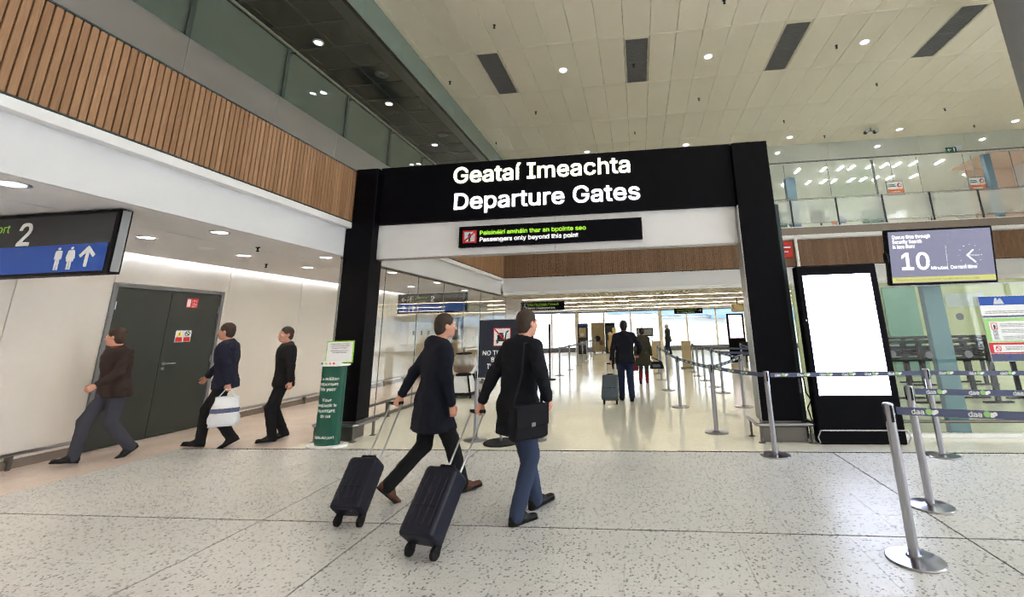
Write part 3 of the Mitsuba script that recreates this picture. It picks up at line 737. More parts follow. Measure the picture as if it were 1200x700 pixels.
def direction_sign(lab, x0, x1, y, z0, z1, top, arrows):
    s = thing('direction_sign', lab, 'sign')
    put(s, 'casing', cat(cbox(x0, x1, y, y + .12, z0, z1, .006)), 'black_gloss')
    put(s, 'end_plate', cbox(x1, x1 + .006, y + .02, y + .10, z0 + .02, z1 - .01, .002), 'sign_grey')
    H = z1 - z0
    zm = z0 + .475 * H
    put(s, 'dark_field', box(x0 + .03, x1 - .04, y - .003, y, zm, z1 - .035), 'dark_grey')
    put(s, 'blue_field', box(x0 + .03, x1 - .06, y - .003, y, z0 + .03, zm), 'ink_blue')
    for x in (x0 + .3, x1 - .3):
        put(s, 'hanger', rod((x, y + .06, z1), (x, y + .06, 2.902), .015), 'steel')
    yy = y - .003
    k = H / .668
    if arrows == 'right':
        words(s, 'Críochfort', x1 - 1.92, yy, z1 - .19 * k, .092 * k, 'ink_green', .60)
        words(s, 'Terminal', x1 - 1.92, yy, z1 - .315 * k, .092 * k, 'ink_white', .50)
        words(s, '2', x1 - 1.215, yy, z1 - .335 * k, .235 * k, 'ink_white', bold=True)
        mx = [(x1 - .62, 0), (x1 - .47, 1)]
        flat(s, 'arrow', arrow(.20 * k), x1 - .275, yy, z0 + .175 * k, 'ink_white')
        for x, q in mx:
            flat(s, 'figure', man_icon(.225 * k, q), x, yy, z0 + .175 * k, 'ink_white')
    else:
        flat(s, 'arrow', arrow(.17 * k, 180), x0 + .21, yy, zm + .15 * k, 'ink_white')
        bx_ = flat(s, 'plane_box', union_mesh([sg.box(-.10, -.10, .10, .10).difference(sg.box(-.088, -.088, .088, .088)), sg.LineString([(0, -.07), (0, .07)]).buffer(.014), sg.Polygon([(-.08, -.03), (0, .03), (.08, -.03), (.08, -.01), (0, .05), (-.08, -.01)])]), x0 + .43, yy, zm + .155 * k, 'ink_white')
        words(s, 'Críochfort', x0 + .57, yy, zm + .175 * k, .085 * k, 'ink_green', .46)
        words(s, 'Terminal', x0 + .57, yy, zm + .055 * k, .085 * k, 'ink_white', .38)
        words(s, '2', x0 + 1.08, yy, zm + .065 * k, .19 * k, 'ink_white', bold=True)
        flat(s, 'arrow', arrow(.17 * k), x0 + .21, yy, z0 + .17 * k, 'ink_white')
        for x, q in ((.40, 0), (.53, 1), (.68, 0)):
            flat(s, 'figure', man_icon(.2 * k, q), x0 + x, yy, z0 + .17 * k, 'ink_white')
    return s


direction_sign('large black and blue terminal sign over the walking men by the green door', -7.60, -5.262, 3.864, 2.217, 2.885, '', 'right')
direction_sign('black and blue terminal sign seen through the clear glass screen behind the portal', -7.63, -5.32, 13.75, 2.20, 2.80, '', 'left')


def black_sign(lab, x0, x1, y, z0, z1, l1, l2, icon):
    s = thing('hanging_sign', lab, 'sign')
    put(s, 'casing', cbox(x0, x1, y, y + .08, z0, z1, .006), 'black_gloss')
    for x in (x0 + .2, x1 - .2):
        put(s, 'hanger', rod((x, y + .04, z1), (x, y + .04, 2.835), .012), 'steel')
    h = (z1 - z0) * .27
    xo = .28 if icon == 'left' else .12
    words(s, l1, x0 + xo, y, z1 - h * 1.65, h, 'ink_green', (x1 - x0) * .70, bold=True)
    words(s, l2, x0 + xo, y, z0 + h * .55, h, 'ink_white', (x1 - x0) * .62, bold=True)
    if icon == 'left':
        flat(s, 'figure', union_mesh([sg.Point(0, .07).buffer(.02), sg.LineString([(0, .05), (0, -.02), (.06, -.03), (.08, -.09)]).buffer(.012), sg.Point(.0, -.05).buffer(.05).boundary.buffer(.008), sg.box(-.11, -.11, .11, .11).boundary.buffer(.006)]), x0 + .15, y, (z0 + z1) / 2, 'ink_pale')
    else:
        flat(s, 'arrow', arrow(.16, 0), x1 - .14, y, (z0 + z1) / 2, 'ink_white')


black_sign('black family lane sign with green and white words hanging in front of the left windows', -4.44, -2.77, 17.0, 2.31, 2.63, 'Lána Teaghlaigh / Cúnamh', 'Family / Assistance Lane', 'left')
black_sign('small black sign with an arrow hanging before the far right windows', 1.83, 3.25, 24.0, 2.235, 2.50, 'Geataí imeachta', 'Boarding Gates', 'right')
ex = thing('exit_sign', 'small green exit sign under the corridor ceiling behind the portal pillar', 'sign')
put(ex, 'box', cbox(-6.55, -6.25, 10.2, 10.24, 2.62, 2.80, .006), 'ink_green')
flat(ex, 'figure', man_icon(.13), -6.42, 10.2, 2.71, 'ink_white')
put(ex, 'hanger', rod((-6.4, 10.22, 2.80), (-6.4, 10.22, 2.902), .01), 'steel')

# corridor downlights
CG = 'round downlights in the white corridor ceiling'
for x, y, lab in ((-5.33, 3.06, 'large round downlight above the terminal sign, nearest the camera side of the corridor'), (-5.35, 5.08, 'round downlight close to the ceiling edge between the terminal sign and the portal'), (-5.40, 7.2, 'round downlight nearest the black portal pillar'),
                  (-6.5, 5.13, 'round downlight just beyond the end of the terminal sign'), (-6.5, 6.68, 'round downlight over the green door, middle of its row'), (-6.5, 8.18, 'third round downlight of the row nearer the corridor wall'),
                  (-6.5, 10.2, None), (-5.4, 9.4, None), (-6.5, 12.4, None), (-5.4, 11.7, None), (-6.5, 15, None), (-5.6, 14.2, None), (-6.5, 1.5, None), (-6.5, -2.5, None)):
    d = thing('corridor_downlight', lab or 'round downlight in the white corridor ceiling behind the clear glass screen', 'light', CG)
    put(d, 'rim', lathe([(.085, 2.893), (.115, 2.888), (.12, 2.90)], (x, y, 0)), 'chrome', smooth=30)
    put(d, 'lens', disc((x, y, 2.895), .085, .006), 'white_paint', light=lamp((255, 240, 220), L_CORR))
d = thing('ceiling_speaker', 'flat white speaker disc between the corridor downlights', 'speaker')
put(d, 'grille', lathe([(0, 2.885), (.10, 2.885), (.125, 2.90)], (-6.5, 5.98, 0)), 'ink_white', smooth=30)
sg1 = 'small sprinkler heads in the white corridor ceiling'
for x, y in ((-5.72, 6.1), (-6.9, 7.6), (-5.72, 9.3)):
    s = thing('corridor_sprinkler', 'small dark sprinkler head below the white corridor ceiling', 'sprinkler', sg1)
    put(s, 'head', lathe([(0, 2.83), (.022, 2.832), (.022, 2.838), (.01, 2.85), (.012, 2.885), (.03, 2.89), (.03, 2.90)], (x, y, 0), 14), 'black_matt')

# ------------------------------------------------------------------ feedback stand
fs = thing('feedback_stand', 'dark green feedback column with white lettering on an oval white base by the portal', 'stand')
FC = (-4.61, 6.62)
FA, FB = .19, .11


def oval(a, b, z0, z1, n=40):
    m = trimesh.creation.extrude_polygon(sg.Point(0, 0).buffer(1, quad_segs=n // 4), z1 - z0, engine='earcut')
    m.apply_scale([a, b, 1])
    m.apply_translation((FC[0], FC[1], z0))
    return m


put(fs, 'base', oval(.30, .20, 0, .022), 'ink_white', smooth=30)
cl2 = put(fs, 'column', oval(FA, FB, .022, 1.115), 'stand_green', smooth=30)


def wrap(m2, z, r=.002):
    m = m2.copy()
    v = m.vertices.copy()
    th = (v[:, 0]) / .155
    off = v[:, 2] + r
    m.vertices = np.stack([FC[0] + (FA + off) * np.sin(th), FC[1] - (FB + off) * np.cos(th), z + v[:, 1]], 1)
    return m


for s_, z, h, w in (('1.4 million', .915, .042, .27), ('responses', .842, .042, .27), ('this year', .769, .042, .235), ('Your', .62, .042, .125), ('feedback is', .547, .042, .285), ('important', .474, .042, .255), ('to us', .401, .042, .13), ('DublinAirport', .115, .036, .29)):
    t_ = text(s_, h, w, .0015, True)
    t_.apply_translation((-w / 2 - (.0 if s_ in ('Your', 'to us') else .015), 0, 0))
    put(cl2, 'lettering', wrap(t_, z), 'ink_white', stuff=True)
tyy = put(fs, 'tray', cat(oval(.23, .17, 1.115, 1.135)), 'ink_white', smooth=30)
put(fs, 'button_pad', cat(cbox(FC[0] - .16, FC[0] + .10, FC[1] - .13, FC[1] + .02, 1.135, 1.175, .015)), 'paper')
for i, (m_, x) in enumerate((('stand_green', -.12), ('leaf_green', -.055), ('ink_orange', .01), ('ink_red', .07))):
    put(fs, 'button', rod((FC[0] + x, FC[1] - .135, 1.155), (FC[0] + x, FC[1] - .125, 1.155), .015, 14), m_)
bo = put(fs, 'board', cbox(-4.81, -4.36, 6.66, 6.675, 1.15, 1.475, .003), 'ink_green')
put(bo, 'sheet', box(-4.795, -4.375, 6.657, 6.66, 1.165, 1.46), 'paper')
put(bo, 'text_lines', cat([box(-4.585 - w, -4.585 + w, 6.6555, 6.657, z, z + .011) for z, w in ((1.425, .15), (1.395, .16), (1.365, .13), (1.325, .15), (1.295, .12))]), 'sign_grey', stuff=True)

# ------------------------------------------------------------------ no trolleys sign
nt = thing('trolley_ban_sign', 'dark blue upright trolley ban sign on a post behind the man in the black coat', 'sign')
NX, NY = -2.06, 6.80
b = put(nt, 'panel', cbox(NX - .37, NX + .375, NY - .012, NY + .012, .885, 1.742, .004), 'dark_grey')
put(b, 'face', box(NX - .355, NX + .36, NY - .0145, NY - .012, .90, 1.727), 'sign_navy')
put(b, 'rim', cat(hollow(NX - .372, NX + .377, NY - .016, NY + .016, .883, 1.744, .014)), 'ink_pale')
yy = NY - .0145
sq = sg.box(-.12, -.12, .12, .12).buffer(.015)
flat(b, 'symbol', union_mesh([sq], .002), NX, yy, 1.475, 'ink_red')
flat(b, 'symbol_field', union_mesh([sq.buffer(-.012)], .002), NX, yy - .002, 1.475, 'paper')
flat(b, 'trolley', union_mesh([sg.LineString([(.10, .09), (.065, .06), (.05, -.055), (-.085, -.055)]).buffer(.008), sg.box(-.07, -.045, .03, .03), sg.box(-.055, .035, .02, .06), sg.Point(.035, -.08).buffer(.014), sg.Point(-.07, -.08).buffer(.014)]), NX, yy - .004, 1.475, 'ink_black')
flat(b, 'slash', union_mesh([sg.LineString([(-.115, .115), (.115, -.115)]).buffer(.009)]), NX, yy - .007, 1.475, 'ink_red')
for s_, z, w in (('NO TROLLEYS', 1.215, .60), ('BEYOND', 1.12, .33), ('THIS POINT', 1.025, .46)):
    words(b, s_, NX - w / 2, yy, z, .065, 'ink_white', w, bold=True)
put(nt, 'post', rod((NX, NY + .03, .01), (NX, NY + .03, 1.70), .022), 'steel', smooth=40)
put(nt, 'base', lathe([(0, 0), (.255, 0), (.255, .012), (.24, .022), (.05, .03), (0, .03)], (NX, NY + .03, 0), 36), 'black_matt', smooth=30)

# ------------------------------------------------------------------ coin globe
gb = thing('coin_globe', 'clear charity globe half filled with coins on a black trapezoid stand', 'collection box')
gx, gy = -4.50, 11.55
put(gb, 'bowl', lathe([(.14, .56), (.22, .60), (.27, .70), (.275, .76), (.25, .88), (.20, .97), (.13, 1.02)], (gx, gy, 0), 30), 'bowl_glass', smooth=40)
put(gb, 'coins', lathe([(0, .57), (.135, .57), (.21, .61), (.255, .70), (.255, .745), (.12, .775), (0, .79)], (gx, gy, 0), 24), 'brown_coin', smooth=50)
put(gb, 'lid', lathe([(0, 1.02), (.21, 1.02), (.21, 1.05), (.15, 1.06), (0, 1.06)], (gx, gy, 0), 8), 'black_matt')
put(gb, 'collar', lathe([(.10, .50), (.20, .50), (.20, .545), (.10, .56)], (gx, gy, 0), 8), 'black_matt')
fr = trimesh.convex.convex_hull([(gx + a * w, gy + b_ * w, z) for a in (-1, 1) for b_ in (-1, 1) for z, w in ((.12, .28), (.50, .18))])
put(gb, 'chest', fr, 'paper', label='pale sloping panels of the stand')
for a in (-1, 1):
    for b_ in (-1, 1):
        put(gb, 'leg', rod((gx + a * .33, gy + b_ * .33, 0.0), (gx + a * .19, gy + b_ * .19, .52), .026, 6), 'black_matt')
put(gb, 'foot_frame', cat(box(gx - .33, gx + .33, gy - .33, gy + .33, .05, .12)), 'black_matt')

# ------------------------------------------------------------------ belt posts
ST_G = 'steel belt posts of the queue lanes'
base_d = lathe([(0, 0), (.172, 0), (.175, .006), (.168, .014), (.06, .022), (.04, .034), (0, .034)], n=40)
pole_d = rod((0, 0, .03), (0, 0, .90), .032, 20)
cap_d = lathe([(0, .90), (.034, .90), (.036, .905), (.036, .975), (.031, .982), (0, .984)], n=20)
slot_d = cat(box(.031, .037, -.009, .009, .86, .97), box(-.037, -.031, -.009, .009, .86, .97), box(-.009, .009, -.037, -.031, .86, .97), box(-.009, .009, .031, .037, .86, .97))
P_ = {n: mikit.ply(m_, b_, smooth=s_) for n, m_, b_, s_ in (('base', base_d, 'steel', 30), ('pole', pole_d, 'steel', 40), ('cap', cap_d, 'steel', 40), ('slots', slot_d, 'black_matt', False))}
txt = text('daa', .026, None, .0008, True)
tw = txt.bounds[1][0]
wing = union_mesh([sg.Point(tw + .043, .010).buffer(.012), sg.Point(tw + .056, .015).buffer(.010)], .0008)
logo = cat(txt, wing)
leaf = union_mesh([sg.Point(tw + .022, .014).buffer(.0155)], .0011)
logo.apply_translation((-.06, -.012, 0))
leaf.apply_translation((-.06, -.012, 0))
for m_ in (logo, leaf):
    m_.apply_scale([1.3, 1.3, 1])


def post(x, y, lab, group=ST_G, rot=0.0):
    s = thing('belt_post', lab, 'barrier post', group)
    for n in ('base', 'pole', 'cap', 'slots'):
        scene[f'{s}__{n}'] = {**P_[n], 'to_world': T().translate([float(x), float(y), 0]).rotate([0, 0, 1], rot)}
    return s


def belt(s, a, b_, step=None, sag=.006, z=.932, hh=.026):
    a, b_ = np.array((*a, z)), np.array((*b_, z))
    d = (b_ - a) / np.linalg.norm(b_ - a)
    a, b_ = a + d * .046, b_ - d * .046
    n = 9
    L = np.linalg.norm(b_ - a)
    nrm = np.array((d[1], -d[0], 0))
    v, f = [], []
    for i in range(n):
        t = i / (n - 1)
        p = a + (b_ - a) * t - np.array((0, 0, sag * L * 4 * t * (1 - t)))
        for o in (-1, 1):
            for h in (-1, 1):
                v.append(p + nrm * .0012 * o + np.array((0, 0, hh * h)))
        if i:
            q, r = (i - 1) * 4, i * 4
            for c0, c1 in ((0, 1), (1, 3), (3, 2), (2, 0)):
                f += [[q + c0, q + c1, r + c1], [q + c0, r + c1, r + c0]]
    k = put(s, 'belt', trimesh.Trimesh(v, f, process=False), 'belt_blue')
    if step:
        side = nrm if nrm[1] < 0 else -nrm
        dd = d if np.cross(d, (0, 0, 1))[1] < 0 else -d
        for m in np.arange(step * .5, L - .16, step):
            t = m / L
            p = a + d * m - np.array((0, 0, sag * L * 4 * t * (1 - t))) + side * .0014
            put(k, 'logo', frame(logo, p, dd, (0, 0, 1)), 'ink_white', stuff=True)
            put(k, 'leaf', frame(leaf, p, dd, (0, 0, 1)), 'leaf_green')
    return k


def run(pts, labs, link=True, step=None, loop=None):
    ss = [post(x, y, l) for (x, y), l in zip(pts, labs)]
    if link:
        for s, p, q in zip(ss, pts[:-1], pts[1:]):
            belt(s, p, q, step)
    return ss


s1 = post(1.742, 3.702, 'tall steel belt post nearest the camera on the pale terrazzo')
belt(s1, (1.742, 3.702), (3.95, 3.22), .33)
s2 = post(2.40, 4.674, 'steel belt post just behind the nearest one')
belt(s2, (2.40, 4.674), (4.75, 4.42), .33)
s3 = post(3.469, 6.296, 'steel belt post in front of the green glass, right of the glowing totem')
belt(s3, (3.469, 6.296), (5.9, 6.18), .33)
s4 = post(1.567, 6.266, 'steel belt post in front of the portal right pillar')
belt(s4, (1.567, 6.266), (3.469, 6.296), .27, sag=.002)
for x, y in ((3.95, 3.22), (4.75, 4.42), (5.9, 6.18)):
    post(x, y, 'steel belt post standing to the right of the picture', 'belt posts beyond the right picture edge')
laneA = [(1.07, 7.526), (.734, 9.832), (.658, 12.366), (.60, 14.75), (.60, 16.78)]
sA = run(laneA, ['first belt post just inside the portal by the right pillar', 'second belt post of the long lane inside the portal', 'third belt post of the long lane inside the portal', 'fourth belt post of the long lane inside the portal', 'farthest belt post of the long lane inside the portal'], step=.33)
belt(sA[0], laneA[0], (1.567, 6.266), .33)
laneB = [(1.969, 9.792), (1.913, 11.808), (1.889, 12.95), (1.86, 14.49), (1.83, 15.8), (1.86, 17.23)]
sB = run(laneB, ['belt post half hidden by the portal right pillar', 'second belt post of the lane behind the right pillar', 'third belt post of the lane behind the right pillar', 'fourth belt post of the lane behind the right pillar', 'fifth belt post of the lane behind the right pillar', 'farthest belt post of the lane behind the right pillar'], step=.4)
belt(sA[0], laneA[0], laneB[0], .33)
laneD = [(3.3, 11.0), (3.3, 13.4), (3.3, 16.0)]
sD = run(laneD, ['belt post right of the far lane beside the black totem', 'second belt post right of the far lane', 'third belt post right of the far lane'], step=None)
belt(sB[1], laneB[1], laneD[0])
belt(sB[3], laneB[3], laneD[1])
laneC = [(-2.91, 16.66), (-2.88, 18.83), (-2.83, 20.98), (-2.85, 22.94), (-2.875, 25.02), (-2.90, 27.3), (-2.86, 29.6)]
run(laneC, ['nearest belt post of the lane by the left windows', 'second belt post of the lane by the left windows', 'third belt post of the lane by the left windows', 'fourth belt post of the lane by the left windows', 'fifth belt post of the lane by the left windows', 'sixth belt post of the lane by the left windows', 'last belt post of the lane by the left windows'])
post(-2.505, 6.998, 'lone steel belt post left of the trolley ban sign')
post(-1.60, 7.01, 'steel belt post half hidden behind the man in the black coat')
for x, y, lab in ((.64, 19.25, 'flat beige barrier panel at the far end of the long lane'), (1.78, 18.7, 'flat beige barrier panel at the far end of the right lane')):
    g = thing('barrier_panel', lab, 'barrier')
    put(g, 'panel', cbox(x - .18, x + .18, y - .03, y + .03, .05, 1.03, .008), 'tan')
    put(g, 'base', cbox(x - .25, x + .25, y - .16, y + .16, 0, .05, .006), 'steel_dark')

# ------------------------------------------------------------------ lobby furniture far behind the portal
tp = thing('pole_stand', 'thin dark pole stand between the black coat and the left windows', 'stand')
put(tp, 'pole', rod((-2.98, 15.2, .02), (-2.98, 15.2, 1.76), .03), 'dark_grey', smooth=40)
put(tp, 'base', disc((-2.98, 15.2, .012), .2, .022), 'black_matt')
rk = thing('retail_rack', 'black rack of brown goods standing at the left end of the far windows', 'rack')
put(rk, 'frame', cat(hollow(-6.22, -5.62, 23.9, 24.2, 0, 2.16, .05), box(-6.2, -5.64, 24.15, 24.2, .05, 2.1)), 'black_matt')
for i in range(5):
    sh = put(rk, 'shelf', cbox(-6.17, -5.67, 23.92, 24.15, .25 + .38 * i, .28 + .38 * i, .003), 'dark_grey')
    for j in range(4):
        put(sh, 'pack', cbox(-6.15 + .12 * j, -6.06 + .12 * j, 23.95, 24.1, .28 + .38 * i, .28 + .38 * i + .2, .006), 'brown_coin' if (i + j) % 3 else 'tan')
for nm, lab, x0, x1, y, hd in (('ticket_machine', 'grey ticket machine with a blue header in front of the far windows', -4.15, -3.50, 31.0, 'ink_blue'), ('photo_machine', 'dark upright machine with a round dial beside the cream advert board', -2.30, -1.66, 31.0, 'black_matt')):
    m_ = thing(nm, lab, 'machine')
    put(m_, 'cabinet', cbox(x0, x1, y, y + .5, .05, 1.97, .02), 'dark_grey')
    put(m_, 'plinth', cbox(x0 + .03, x1 - .03, y + .03, y + .47, 0, .05, .005), 'black_matt')
    put(m_, 'header', box(x0 + .04, x1 - .04, y - .01, y, 1.78, 1.93), hd)
    put(m_, 'screen', box(x0 + .09, x1 - .09, y - .01, y, 1.05, 1.70), 'tan' if hd == 'ink_blue' else 'dark_grey')
    put(m_, 'slot', box(x0 + .12, x1 - .12, y - .02, y, .55, .85), 'mid_grey')
    put(m_, 'dial', rod(((x0 + x1) / 2, y - .03, 1.25), ((x0 + x1) / 2, y - .01, 1.25), .13, 18), 'ink_pale' if hd != 'ink_blue' else 'paper')
ab = thing('advert_board', 'cream advert board with dark pictures between the two far machines', 'board')
put(ab, 'board', cbox(-3.27, -2.38, 31.5, 31.56, .12, 2.0, .01), 'tan')
put(ab, 'picture', union_mesh([sg.Point(0, 0).buffer(.2)]).apply_transform(np.array([[1, 0, 0, -2.85], [0, 0, -1, 31.5], [0, 1, 0, .95], [0, 0, 0, 1.0]])), 'ink_black')
put(ab, 'picture', box(-2.75, -2.5, 31.49, 31.5, .55, .85), 'brown_coin')
put(ab, 'picture', box(-3.15, -2.95, 31.49, 31.5, .75, 1.0), 'mid_grey')
for x in (-3.1, -2.55):
    put(ab, 'foot', cbox(x - .04, x + .04, 31.35, 31.7, 0, .12, .005), 'steel_dark')
wb_ = thing('notice_board', 'dark framed notice board on legs behind the woman in the olive coat', 'board')
put(wb_, 'frame', hollow(-.20, .93, 32.45, 32.5, 1.03, 1.58, .07), 'dark_grey')
put(wb_, 'sheet', box(-.14, .87, 32.46, 32.48, 1.09, 1.52), 'sign_grey')
for x in (-.1, .36, .83):
    put(wb_, 'leg', rod((x, 32.49, 0), (x, 32.49, 1.06), .025), 'steel_dark')
ft = thing('lobby_totem', 'slim black totem with a pale pink screen behind the portal right pillar', 'screen')
put(ft, 'casing', cbox(3.93, 4.66, 21.4, 21.5, .0, 2.10, .01), 'black_gloss')
put(ft, 'screen', box(4.00, 4.59, 21.394, 21.40, 1.03, 2.04), 'ink_white', light=lamp((240, 205, 240), 1.15))
lb = thing('lobby_lamp_box', 'brown box lamp under the ceiling above the pale pink screen', 'lamp')
put(lb, 'shade', cbox(4.35, 4.85, 21.9, 22.3, 2.2, 2.55, .02), 'tan')
put(lb, 'hanger', rod((4.6, 22.1, 2.55), (4.6, 22.1, 2.84), .02), 'black_matt')
for q, x in enumerate((3.9, 4.55)):
    bn = thing('seat_bench', ['black lobby bench at the left under the pale pink screen', 'black lobby bench beside its twin, nearer the right pillar'][q], 'bench')
    put(bn, 'backrest', cbox(x, x + .55, 18.6, 18.66, .55, .95, .01), 'black_matt')
    put(bn, 'seat', cbox(x, x + .55, 18.66, 19.1, .42, .47, .01), 'black_matt')
    put(bn, 'leg', cbox(x + .05, x + .1, 18.6, 19.05, 0, .55, .004), 'steel_dark')
    put(bn, 'leg', cbox(x + .45, x + .5, 18.6, 19.05, 0, .55, .004), 'steel_dark')

cw = struct('wall_corridor_end', box(XL, -6.85, 17.45, 17.6, 0, 2.9), 'cream_panel')
put(cw, 'dado', cbox(XL, -6.85, 17.42, 17.45, .25, 1.2, .004), 'tan')
ws_ = thing('wall_screen', 'dark framed screen on the cream wall at the end of the corridor behind the glass', 'screen')
fr_ = put(ws_, 'frame', hollow(-7.98, -6.87, 17.34, 17.44, 1.32, 2.16, .06), 'dark_grey')
put(ws_, 'panel', box(-7.92, -6.93, 17.40, 17.44, 1.38, 2.10), 'mid_grey')
for x in (-7.75, -7.35, -7.05):
    put(ws_, 'pale_field', box(x, x + .17, 17.39, 17.40, 1.45, 2.0), 'ink_pale')
wlp = thing('wall_locker', 'long white wall locker with small dark handles on the corridor wall behind the glass', 'locker')
put(wlp, 'carcass', cbox(XL + .002, XL + .30, 14.9, 17.3, 1.22, 1.96, .006), 'white_paint')
for k in range(4):
    d_ = put(wlp, 'door', cbox(XL + .30, XL + .318, 14.905 + .6 * k, 15.495 + .6 * k, 1.225, 1.955, .004), 'ink_white')
    put(d_, 'handle', cbox(XL + .318, XL + .335, 15.15 + .6 * k, 15.24 + .6 * k, 1.52, 1.66, .005), 'mid_grey')
cbn = thing('beige_cabinet', 'tall beige cabinet with two handles behind the coin globe', 'cabinet')
put(cbn, 'carcass', cbox(-6.80, -6.34, 17.45, 17.95, 0, 1.76, .008), 'tan')
for z0, z1 in ((.06, .88), (.90, 1.74)):
    d_ = put(cbn, 'door', cbox(-6.79, -6.35, 17.43, 17.45, z0, z1, .004), 'tan')
    put(d_, 'handle', cbox(-6.44, -6.41, 17.41, 17.43, (z0 + z1) / 2 - .08, (z0 + z1) / 2 + .08, .004), 'dark_grey')
rb_ = thing('roller_banner', 'narrow black banner stand with a bright picture beside the beige cabinet', 'banner')
put(rb_, 'sheet', cbox(-6.22, -5.98, 17.5, 17.52, .05, 1.75, .004), 'black_matt')
put(rb_, 'picture', box(-6.18, -6.02, 17.495, 17.5, .7, 1.5), 'teal_desk')
put(rb_, 'base', cbox(-6.26, -5.94, 17.42, 17.6, 0, .05, .006), 'steel_dark')

# black frame tables behind the green glass
for lab, x0, x1, y, legs in (('black steel frame table behind the green glass, nearest the blue column', 4.95, 6.95, 10.4, (5.53, 6.74)), ('black steel frame table farther back behind the green glass', 6.2, 8.75, 13.1, (6.97, 8.38)), ('black steel frame table behind the security poster', 7.2, 9.0, 10.9, (7.5, 8.6))):
    t_ = thing('frame_table', lab, 'table')
    put(t_, 'top', cbox(x0, x1, y - .35, y + .35, 1.12, 1.17, .006), 'black_matt')
    for z in (.80, .90, 1.02):
        put(t_, 'bar', rod((x0, y - .3, z), (x1, y - .3, z), .022, 8), 'black_matt')
        put(t_, 'bar', rod((x0, y + .3, z), (x1, y + .3, z), .022, 8), 'black_matt')
    for x in legs:
        for yy in (-.3, .3):
            lg = put(t_, 'leg', cbox(x - .04, x + .04, y + yy - .03, y + yy + .03, .03, 1.12, .005), 'black_matt')
            put(lg, 'foot', cbox(x - .25, x + .25, y + yy - .05, y + yy + .05, 0, .03, .005), 'black_matt')

# ------------------------------------------------------------------ things on the far gallery
LG = 'slim ceiling lights of the far gallery room'
n_ = 0
for j, y in enumerate((17.1, 18.7)):
    for x in (6.3, 7.25, 7.85, 8.25, 8.9, 9.4, 9.85, 10.4, 11.3, 13.3):
        q = thing('slim_light', 'slim white ceiling light in the far gallery room', 'light', LG)
        put(q, 'tube', cbox(x - .035, x + .035, y - .23, y + .23, 7.215, 7.235, .004), 'ink_white', light=lamp((255, 252, 245), L_GALLERY))
for x0, z0, lab in ((9.06, 5.92, 'orange and white screen sign hanging over the teal desk in the far gallery'), (11.74, 5.90, 'orange and white screen sign hanging beside the far gallery blue column')):
    s = thing('orange_screen_sign', lab, 'sign')
    c_ = put(s, 'casing', cbox(x0, x0 + .57, 16.60, 16.66, z0, z0 + .54, .008), 'mid_grey')
    put(c_, 'white_field', box(x0 + .03, x0 + .54, 16.594, 16.60, z0 + .24, z0 + .51), 'ink_white')
    put(c_, 'orange_field', box(x0 + .03, x0 + .54, 16.594, 16.60, z0 + .05, z0 + .24), 'ink_orange')
    flat(c_, 'emblem', union_mesh([sg.Point(0, 0).buffer(.075).difference(sg.Point(.015, .0).buffer(.045))]), x0 + .43, 16.594, z0 + .38, 'ink_red')
    flat(c_, 'text_lines', union_mesh([sg.box(0, 0, .26, .03), sg.box(0, .06, .22, .09)]), x0 + .06, 16.594, z0 + .33, 'belt_blue', stuff=True)
    flat(c_, 'text_line', union_mesh([sg.box(0, 0, .30, .035)]), x0 + .13, 16.594, z0 + .12, 'ink_white')
    put(s, 'hanger', rod((x0 + .285, 16.63, z0 + .54), (x0 + .285, 16.63, 7.24), .015), 'steel')
for x0, x1, lab in ((8.97, 9.62, 'tall teal service desk behind the middle of the far gallery railing'), (5.58, 5.95, 'teal service desk at the left end of the far gallery')):
    s = thing('service_desk', lab, 'desk')
    put(s, 'front', cbox(x0, x1, 17.95, 18.5, 4.848, 5.78, .01), 'teal_desk')
    put(s, 'counter', cbox(x0 - .05, x1 + .05, 17.85, 18.6, 5.78, 5.82, .006), 'dark_grey')
mo = thing('monitor', 'dark monitor on the teal service desk of the far gallery', 'monitor')
put(mo, 'screen', cbox(9.3, 9.62, 18.1, 18.15, 5.86, 6.06, .01), 'dark_grey')
put(mo, 'foot', cbox(9.40, 9.52, 18.05, 18.25, 5.82, 5.86, .005), 'dark_grey')
fn = thing('pedestal_fan', 'dark round pedestal fan behind the far gallery railing', 'fan')
put(fn, 'head', rod((10.62, 16.95, 5.80), (10.62, 17.08, 5.80), .16, 24), 'dark_grey')
put(fn, 'hub', rod((10.62, 16.93, 5.80), (10.62, 16.96, 5.80), .04, 14), 'mid_grey')
put(fn, 'pole', rod((10.62, 17.1, 4.86), (10.62, 17.1, 5.80), .025), 'dark_grey')
put(fn, 'base', disc((10.62, 17.1, 4.86), .2, .025), 'dark_grey')
for x, y, lab in ((13.1, 17.4, 'black chair at the right end of the far gallery'), (6.9, 17.2, 'dark chair behind the railing at the left of the far gallery')):
    s = thing('gallery_chair', lab, 'chair')
    put(s, 'seat', cbox(x - .25, x + .25, y - .25, y + .25, 5.27, 5.35, .03), 'black_matt')
    put(s, 'backrest', cbox(x - .25, x + .25, y + .2, y + .27, 5.35, 5.72, .03), 'black_matt')
    put(s, 'pedestal', cat(rod((x, y, 4.86), (x, y, 5.27), .03), disc((x, y, 4.86), .24, .025)), 'dark_grey')
struct('column_blue_gallery', cbox(6.08, 6.46, 17.9, 18.1, 4.85, 7.235, .01), 'blue_steel')
struct('column_blue_gallery', cbox(12.30, 12.52, 16.42, 16.6, 4.85, 7.235, .01), 'blue_steel')
pw = thing('gallery_poster', 'small poster wall with orange cards inside the far gallery room', 'poster')
put(pw, 'sheet', box(9.0, 9.9, 21.55, 21.595, 5.9, 6.5), 'paper')
put(pw, 'card', box(9.1, 9.35, 21.535, 21.549, 6.0, 6.2), 'ink_orange')
put(pw, 'card', box(9.5, 9.75, 21.535, 21.549, 6.05, 6.4), 'ink_blue')
